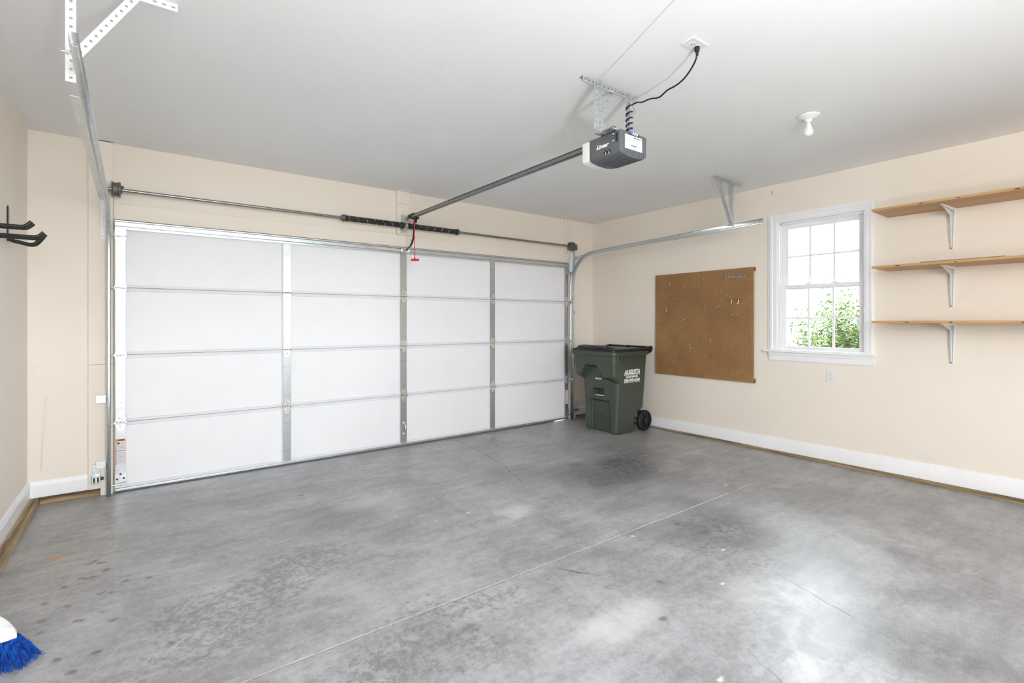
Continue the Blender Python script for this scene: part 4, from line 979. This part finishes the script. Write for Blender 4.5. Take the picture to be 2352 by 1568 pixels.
# ------------------------------------------------------------------ shelves
def shelf(zu, th, label, bz):
    s = thing('wall_shelf', (W, -4.3, zu), label, 'shelf', 'plywood shelves right of the window')
    MB().box(4.967, W, -6.4, -3.448, zu, zu+th).build('board', 'shelf_ply', s, bevel=.0015)
    e = MB(); q = random.Random(int(zu*100))
    for k in range(9):
        y = -3.6-k*.31-q.uniform(0, .2); e.box(4.9664, 4.970, y, y-q.uniform(.012, .03), zu+.005, zu+.011)
    e.each('ply_void', 'hole_dark', s)
    for y in (-3.862, -5.35):
        b = MB(); hgt = bz; dep = .30; wv, wt = .030, .012
        x0 = W
        # wall leg: tapering trough, shelf leg, and the ribbed web between
        b.prism([(-wv, 0), (wv, 0), (wt*.55, -hgt), (-wt*.55, -hgt)], (W, y, zu-.001), (0,1,0), (0,0,1), (-.003, 0, 0))
        for sg in (-1, 1):
            b.add([(W-.003, y+sg*wv, zu-.001), (W-.003, y+sg*wt*.55, zu-hgt), (W-.012, y+sg*wt*.5, zu-hgt+.004), (W-.022, y+sg*(wv-.010), zu-.001)], [(0,1,2,3)])
            b.add([(W-.003, y+sg*wv, zu-.003), (W-dep, y+sg*wt*.55, zu-.003), (W-dep, y+sg*wt*.5, zu-.010), (W-.022, y+sg*(wv-.010), zu-.020)], [(0,1,2,3)])
        b.prism([(0, -wv), (0, wv), (-dep, wt*.55), (-dep, -wt*.55)], (W, y, zu-.003), (1,0,0), (0,1,0), (0, 0, .0028))
        b.prism([(0, 0), (-dep+.01, 0), (-dep*.55, -.026), (-.040, -.055), (-.018, -.10), (-.010, -hgt+.012), (0, -hgt+.006)], (W-.002, y-.004, zu-.003), (1,0,0), (0,0,1), (0, .008, 0))
        bo = b.build('bracket', 'bracket_white', s)
        g = MB()
        for dy, dz in ((-.018, -.042), (.018, -.042), (0, -hgt+.012)): g.lathe([(.0045, 0), (.0045, .002), (.002, .003)], (W-.003-(.010 if dy == 0 else 0), y+dy, zu+dz), (-1,0,0), 8)
        g.each('screw', 'drum_grey', bo)
    return s
shelf(2.226, .019, 'uppermost plywood shelf on the right wall', .325)
shelf(1.762, .019, 'middle plywood shelf with a dark strip lying on it', .320)
shelf(1.3175, .019, 'lowest plywood shelf at eye level on the right wall', .325)
f = MB().box(4.970, 5.05, -3.758, -4.215, 1.7812, 1.7868)
tag(f.build('flat_bar', 'shaft_steel', org=(5.08, -3.92, 1.781), bevel=.001), 'thin dark flat strip lying on the middle shelf', 'strip')

# ------------------------------------------------------------------ wheeled trash cart
ct = thing('trash_cart', (4.85, -.80, 0), 'dark green wheeled trash cart with black lid and white lettering', 'trash cart')
def lerp_tab(tab, z):
    for a, b in zip(tab, tab[1:]):
        if z <= b[0]: 
            q = (z-a[0])/(b[0]-a[0]); return [a[i]+(b[i]-a[i])*q for i in range(1, len(a))]
    return list(tab[-1][1:])
#        z     x1(rear) y0(near) y1(far)
TAB = [(0.0, 4.950, -1.058, -.572), (.015, 4.962, -1.070, -.560), (.225, 4.988, -1.076, -.550), (.285, 5.126, -1.078, -.545), (.60, 5.148, -1.088, -.515), (.70, 5.154, -1.092, -.452), (.925, 5.172, -1.098, -.428)]
def sstep(a, b, v):
    q = max(0, min(1, (v-a)/(b-a))); return q*q*(3-2*q)
def zbound(y):                                   # where the upper hood of the front ends
    pts = [(-1.2, .655), (-.97, .660), (-.93, .655), (-.865, .735), (-.815, .800), (-.625, .797), (-.60, .735), (-.575, .665), (-.3, .655)]
    for (a, za), (b, zb2) in zip(pts, pts[1:]):
        if y <= b: return za+(zb2-za)*(y-a)/(b-a)
    return .655
def xfront(y, z):
    up_ = 4.548 + (.925-z)*.035; low = 4.632 - .012*(.6-z)/.6
    edge = 1 - sstep(.0, .16, min(abs(y+1.09), abs(y+.45)))
    w = .028 + .057*edge
    s = sstep(-w, w*.4, z-zbound(y))
    x = low+(up_-low)*s
    # recess round the lift bar
    b = sstep(-.690, -.700, y)*sstep(-.872, -.862, y) if True else 0
    inb = (1-sstep(-.709, -.693, y))*sstep(-.874, -.858, y)*sstep(.414, .430, z)*(1-sstep(.503, .521, z))
    x += .070*inb
    # tall shallow channel below it
    nr = -.950 - .030*(1-z/.385)
    ch = (1-sstep(-.660, -.640, y))*sstep(nr-.022, nr, y)*(1-sstep(.366, .388, z))
    x += .045*ch
    # foot rounding
    if z < .02: x += .010*(1-z/.02)
    return x
f = MB(); NZ = 150; NF = 130; rad = .050; rings = []
for iz in range(NZ+1):
    z = .925*iz/NZ; x1, y0, y1 = lerp_tab(TAB, z); ring = []
    for k in range(NF+1):
        y = (y1-rad) + ((y0+rad)-(y1-rad))*k/NF; ring.append((xfront(y, z), y, z))
    xa = xfront(y0+rad, z)
    for k in range(1, 8):
        a = PI/2*k/8; ring.append((xa+rad-rad*math.cos(a), y0+rad-rad*math.sin(a), z))
    for k in range(7): ring.append((xa+rad+(x1-rad-xa-rad)*k/6, y0, z))
    for k in range(1, 6):
        a = PI/2*k/6; ring.append((x1-rad+rad*math.sin(a), y0+rad-rad*math.cos(a), z))
    for k in range(5): ring.append((x1, y0+rad+(y1-y0-2*rad)*k/4, z))
    for k in range(1, 6):
        a = PI/2*k/6; ring.append((x1-rad+rad*math.cos(a), y1-rad+rad*math.sin(a), z))
    xb = xfront(y1-rad, z)
    for k in range(6): ring.append((x1-rad-(x1-rad-xb-rad)*k/5, y1, z))
    for k in range(1, 8):
        a = PI/2*k/8; ring.append((xb+rad-rad*math.sin(a), y1-rad+rad*math.cos(a), z))
    rings.append(ring)
nr_ = len(rings[0]); vs = [p for r in rings for p in r]
fs = [(i*nr_+k, i*nr_+(k+1) % nr_, (i+1)*nr_+(k+1) % nr_, (i+1)*nr_+k) for i in range(NZ) for k in range(nr_)] + [tuple(range(nr_-1, -1, -1))]
f.add(vs, fs).build('body', 'cart_green', ct, smooth=48)
def rrect(x0, x1, y0, y1, r, n=6):
    out = []
    for cx, cy, a0 in ((x1-r, y1-r, 0), (x0+r, y1-r, PI/2), (x0+r, y0+r, PI), (x1-r, y0+r, 1.5*PI)):
        out += [(cx+math.cos(a0+PI/2*k/n)*r, cy+math.sin(a0+PI/2*k/n)*r) for k in range(n+1)]
    return out
MB().prism(rrect(4.522, 5.198, -1.118, -.402, .06), (0,0,.925), (1,0,0), (0,1,0), (0,0,.050)).build('rim', 'cart_green', ct, bevel=.006)
f = MB()
for x in (4.655, 4.715, 5.035, 5.085): f.box(x-.003, x+.003, -1.110, -1.085, .865+.02*(x > 5), .926)
f.each('rim_gusset', 'cart_green', ct)
f = MB().prism(rrect(4.528, 5.185, -1.112, -.408, .06), (0,0,.9755), (1,0,0), (0,1,0), (0,0,.020))
f.prism([(p, q) for p, q in rrect(4.545, 5.16, -1.08, -.44, .06)], (0,0,.9955), (1,0,0), (0,1,0), (0,0,.008))
# crowned raised front panel of the lid
pr = rrect(4.552, 4.86, -.945, -.475, .05); n = len(pr); vs = [(x, y, 1.003) for x, y in pr]
vs += [(4.70+(x-4.70)*.97, -.71+(y+.71)*.97, 1.030 - .035*max(0, (x-4.62)/.25)) for x, y in pr] + [(4.70+(x-4.70)*.72, -.71+(y+.71)*.72, 1.043 - .035*max(0, (x-4.62)/.25)) for x, y in pr]
f.add(vs, [(k, (k+1) % n, n+(k+1) % n, n+k) for k in range(n)] + [(n+k, n+(k+1) % n, 2*n+(k+1) % n, 2*n+k) for k in range(n)] + [tuple(range(2*n, 3*n))])
f.build('lid', 'black_plastic', ct, smooth=40, bevel=.004)
f = MB().tube([(5.235, -.43, 1.012), (5.235, -1.10, 1.012)], .013, 10)
for y in (-.44, -.74, -1.09):
    f.prism([(5.12, 1.002), (5.21, 1.028), (5.248, 1.026), (5.258, .995), (5.235, .955), (5.20, .940), (5.198, .975)], (0, y-.016, 0), (1,0,0), (0,0,1), (0, .032, 0))
f.build('handle', 'black_plastic', ct, smooth=40, bevel=.003)
MB().cyl((4.668, -.675, .432), (4.668, -.880, .432), .013, 14).build('lift_bar', 'zinc', ct, smooth=40)
def wheel(y, s):
    wh = MB().lathe([(.095, -.024), (.117, -.024), (.125, -.016), (.125, .016), (.117, .024), (.095, .024), (.095, -.024)], (5.112, y, .125), (0,1,0), 36, cap=False)
    wo = wh.build('wheel', 'black_rubber', ct, smooth=35)
    h = MB().lathe([(.096, -.008), (.096, .008)], (5.112, y, .125), (0,1,0), 30).lathe([(.026, -.030), (.030, -.020), (.030, .020), (.026, .030)], (5.112, y, .125), (0,1,0), 18)
    for k in range(8):
        a = 2*PI*k/8+.2; p = Vector((5.112+math.cos(a)*.028, y+s*.012, .125+math.sin(a)*.028)); q = Vector((5.112+math.cos(a)*.096, y+s*.012, .125+math.sin(a)*.096))
        h.bar(p, q, .012, .014, (0,1,0))
    h.build('hub', 'black_plastic', wo, smooth=35)
wheel(-1.084, -1); wheel(-.54, 1)
MB().cyl((5.112, -1.10, .125), (5.112, -.53, .125), .010, 12).build('axle', 'zinc', ct, smooth=40)
MB().prism([(4.97, .24), (5.125, .285), (5.125, .30), (4.97, .28)], (0, -1.05, 0), (1,0,0), (0,0,1), (0, .48, 0)).box(5.09, 5.13, -1.02, -1.00, .11, .29).box(5.09, 5.13, -.62, -.60, .11, .29).build('axle_mount', 'cart_green', ct)
YF = -1.0935
f = MB()
text(f, 'AUGUSTA', (4.733, YF, .700), (1,0,.010), (0,0,1), .078, .0010, .22, .0040, width=.292)
f.box(4.733, 5.020, YF-.001, YF+.001, .690, .6935)
text(f, 'COUNTY DISPOSAL', (4.765, YF, .662), (1,0,.010), (0,0,1), .028, .0010, 0, .0017, width=.222)
text(f, '540-949-0160', (4.733, YF+.001, .612), (1,0,.010), (0,0,1), .054, .0010, .12, .0027, width=.290)
f.box(4.730, 5.020, YF-.0005, YF+.002, .6035, .6070)
f.build('lettering', 'print_white', ct)
f = MB(); text(f, '0001674', (4.6305, -.735, .628), (0,-1,0), (0,0,1), .030, .0010, 0, .0008, width=.104)
f.build('serial_number', 'print_white', ct)
# moulded emblem low on the front channel
f = MB(); ex, ey, ez = 4.6665, -.805, .165
for k in range(6):
    a = 2*PI*k/6; f.bar((ex, ey+math.cos(a)*.012, ez+math.sin(a)*.012), (ex, ey+math.cos(a)*.034, ez+math.sin(a)*.034), .004, .006, (1,0,0))
f.build('moulded_emblem', 'cart_green', ct)

# ------------------------------------------------------------------ broom standing at the left wall
bt = thing('broom', (-.29, -2.30, 0), 'broom with white head and bright blue bristles by left wall', 'broom')
A = Vector((-.82, .57, 0)).normalized(); B = Vector((A.y, -A.x, 0)); tip = Vector((-.226, -2.232, .100))
if B.x < 0: B = -B
f = MB(); nseg = 14; L = .30; vs = []
for k in range(nseg+1):
    u = k/nseg; hw = .040*math.sin(PI*min(1, max(.02, u if u < .5 else 1-u)*1.55+.02)/ (1.6) ) if False else .050*math.sqrt(max(.004, 1-(2*u-1)**2))
    c = tip + A*L*u
    hz = .014+.072*math.sin(PI*u)**.8; vs += [c+B*hw, c+B*hw*.95+Vector((0,0,hz*.45)), c+B*hw*.5+Vector((0,0,hz)), c-B*hw*.5+Vector((0,0,hz)), c-B*hw*.95+Vector((0,0,hz*.45)), c-B*hw]
fs = [(k*6+i, k*6+(i+1) % 6, (k+1)*6+(i+1) % 6, (k+1)*6+i) for k in range(nseg) for i in range(6)] + [(5,4,3,2,1,0), tuple(nseg*6+i for i in range(6))]
f.add(vs, fs).build('head', 'white_plastic', bt, smooth=50)
hb = tip + A*L*.5 + Vector((0, 0, .07)); ht = Vector((XL+.016, -2.10, 1.36))
MB().cyl(hb, hb+(ht-hb)*.08, .018, 14, .013).build('socket', 'white_plastic', bt, smooth=40)
MB().cyl(hb+(ht-hb)*.07, ht, .0115, 12).build('pole', 'bristle_blue', bt, smooth=40)
f = MB(); q = random.Random(11)
for k in range(22):
    u = (k+.5)/22
    for r in (-1, -.33, .33, 1):
        hw = .042*math.sqrt(max(.004, 1-(2*u-1)**2)); c0 = tip + A*L*u + B*hw*r + Vector((0,0,.002))
        for s in range(16):
            p = c0 + Vector((q.gauss(0, .0035), q.gauss(0, .0035), 0))
            fl = (u-.5)*2; e = c0 + A*(L*.5*.36*fl) + B*(.030*r+.006) + Vector((q.gauss(0, .009), q.gauss(0, .009), 0)); e.z = q.uniform(.0012, .006)
            mdl = p.lerp(e, .5) + Vector((q.gauss(0, .003), q.gauss(0, .003), .004))
            f.tube([p, mdl, e], .0010, 3)
tag(f.build('bristles', 'bristle_blue', bt), kind='stuff')

# ------------------------------------------------------------------ black storage hooks on the left wall
def dbl_hook(y, z, xt, label, sep=.075, rise=.030):
    h = thing('storage_hook', (XL, y, z), label, 'hook', 'black storage hooks on the left wall')
    MB().box(XL, XL+.004, y-sep/2-.03, y+sep/2+.03, z-.020, z+.045).build('mounting_plate', 'black_paint', h, bevel=.002)
    for s in (-1, 1):
        yy = y+s*sep/2
        MB().tube(catmull([Vector((XL+.003, yy, z)), Vector((XL+.03, yy, z)), Vector((xt-.06, yy, z)), Vector((xt-.030, yy, z+.002)), Vector((xt-.012, yy, z+rise*.5)), Vector((xt-.001, yy, z+rise*.96)), Vector((xt, yy, z+rise))], 4), [.0085]*22+[.0070, .0055, .003], 8).build('prong', 'black_plastic', h, smooth=50)
    return h
dbl_hook(-.96, 1.820, -.294, 'pair of black prongs below the nearest pair on the left wall', .10)
dbl_hook(-1.33, 1.824, -.298, 'upper pair of black prongs at the left picture edge', .075)
h = thing('bike_hook', (XL, -.66, 1.9), 'black cradle hook with slim wall plate and upturned bars on left wall', 'hook', 'black storage hooks on the left wall')
MB().prism([(-.020, -.10), (.020, -.10), (.020, .10), (.012, .116), (0, .120), (-.012, .116), (-.020, .10)], (XL, -.66, 1.925), (0,-1,0), (0,0,1), (.006, 0, 0)).build('backplate', 'black_paint', h, bevel=.002)
f = MB()
for z in (1.86, 1.89, 1.98): f.lathe([(.006, 0), (.006, .003)], (XL+.006, -.66, z), (1,0,0), 8)
f.each('screw', 'zinc', h)
for s in (-1, 1):
    yy = -.66+s*.020
    MB().tube(catmull([Vector((XL+.005, yy, 1.865)), Vector((XL+.020, yy, 1.832)), Vector((XL+.05, yy, 1.824)), Vector((-.40, yy, 1.812)), Vector((-.372, yy, 1.818)), Vector((-.350, yy, 1.846)), Vector((-.331, yy, 1.878)), Vector((-.330, yy, 1.880))], 5), [.0105]*33+[.009, .007, .004], 8).build('cradle_bar', 'black_plastic', h, smooth=50)

# ------------------------------------------------------------------ safety sensors beside the door
def sensor(x, y, z, s, label):
    e = thing('safety_sensor', (x, y, z), label, 'sensor', 'photo-eye sensors beside the door')
    MB().box(x-.026, x+.026, y-.030, y, z-.026, z+.026).build('casing', 'galvanized', e, bevel=.003)
    MB().box(x-.017, x+.017, y-.034, y-.029, z-.019, z+.019, 0).box(x-.005, x+.005, y-.037, y-.033, z-.019, z+.019, 1).build('front_plate', ['print_black', 'galvanized'], e)
    MB().cyl((x+s*.026, y-.015, z+.004), (x+s*.044, y-.015, z+.004), .011, 14).build('eye', 'black_plastic', e, smooth=40)
    g = MB().box(x-.022, x+.022, y+.002, y+.005, z+.024, z+.110).box(x-.022, x+.022, y-.02, y+.005, z+.026, z+.029)
    g.cyl((x, y-.002, z+.085), (x, y+.004, z+.085), .006, 8).cyl((x+s*.008, y-.006, z+.045), (x+s*.008, y+.004, z+.045), .005, 8)
    g.build('bracket', 'galvanized', e, bevel=.001)
    MB().tube(catmull([Vector((x-s*.01, y-.01, z+.026)), Vector((x-s*.018, y-.012, z+.05)), Vector((x, y-.014, z+.06)), Vector((x+s*.02, y-.008, z+.05)), Vector((x+s*.03, y, z+.10))], 5), .0014, 5).build('sensor_wire', 'wire_white', e)
sensor(-.112, -.042, .128, 1, 'small photo-eye sensor low on the left door jamb')
sensor(4.965, -.062, .125, -1, 'small photo-eye sensor between right track and trash cart')
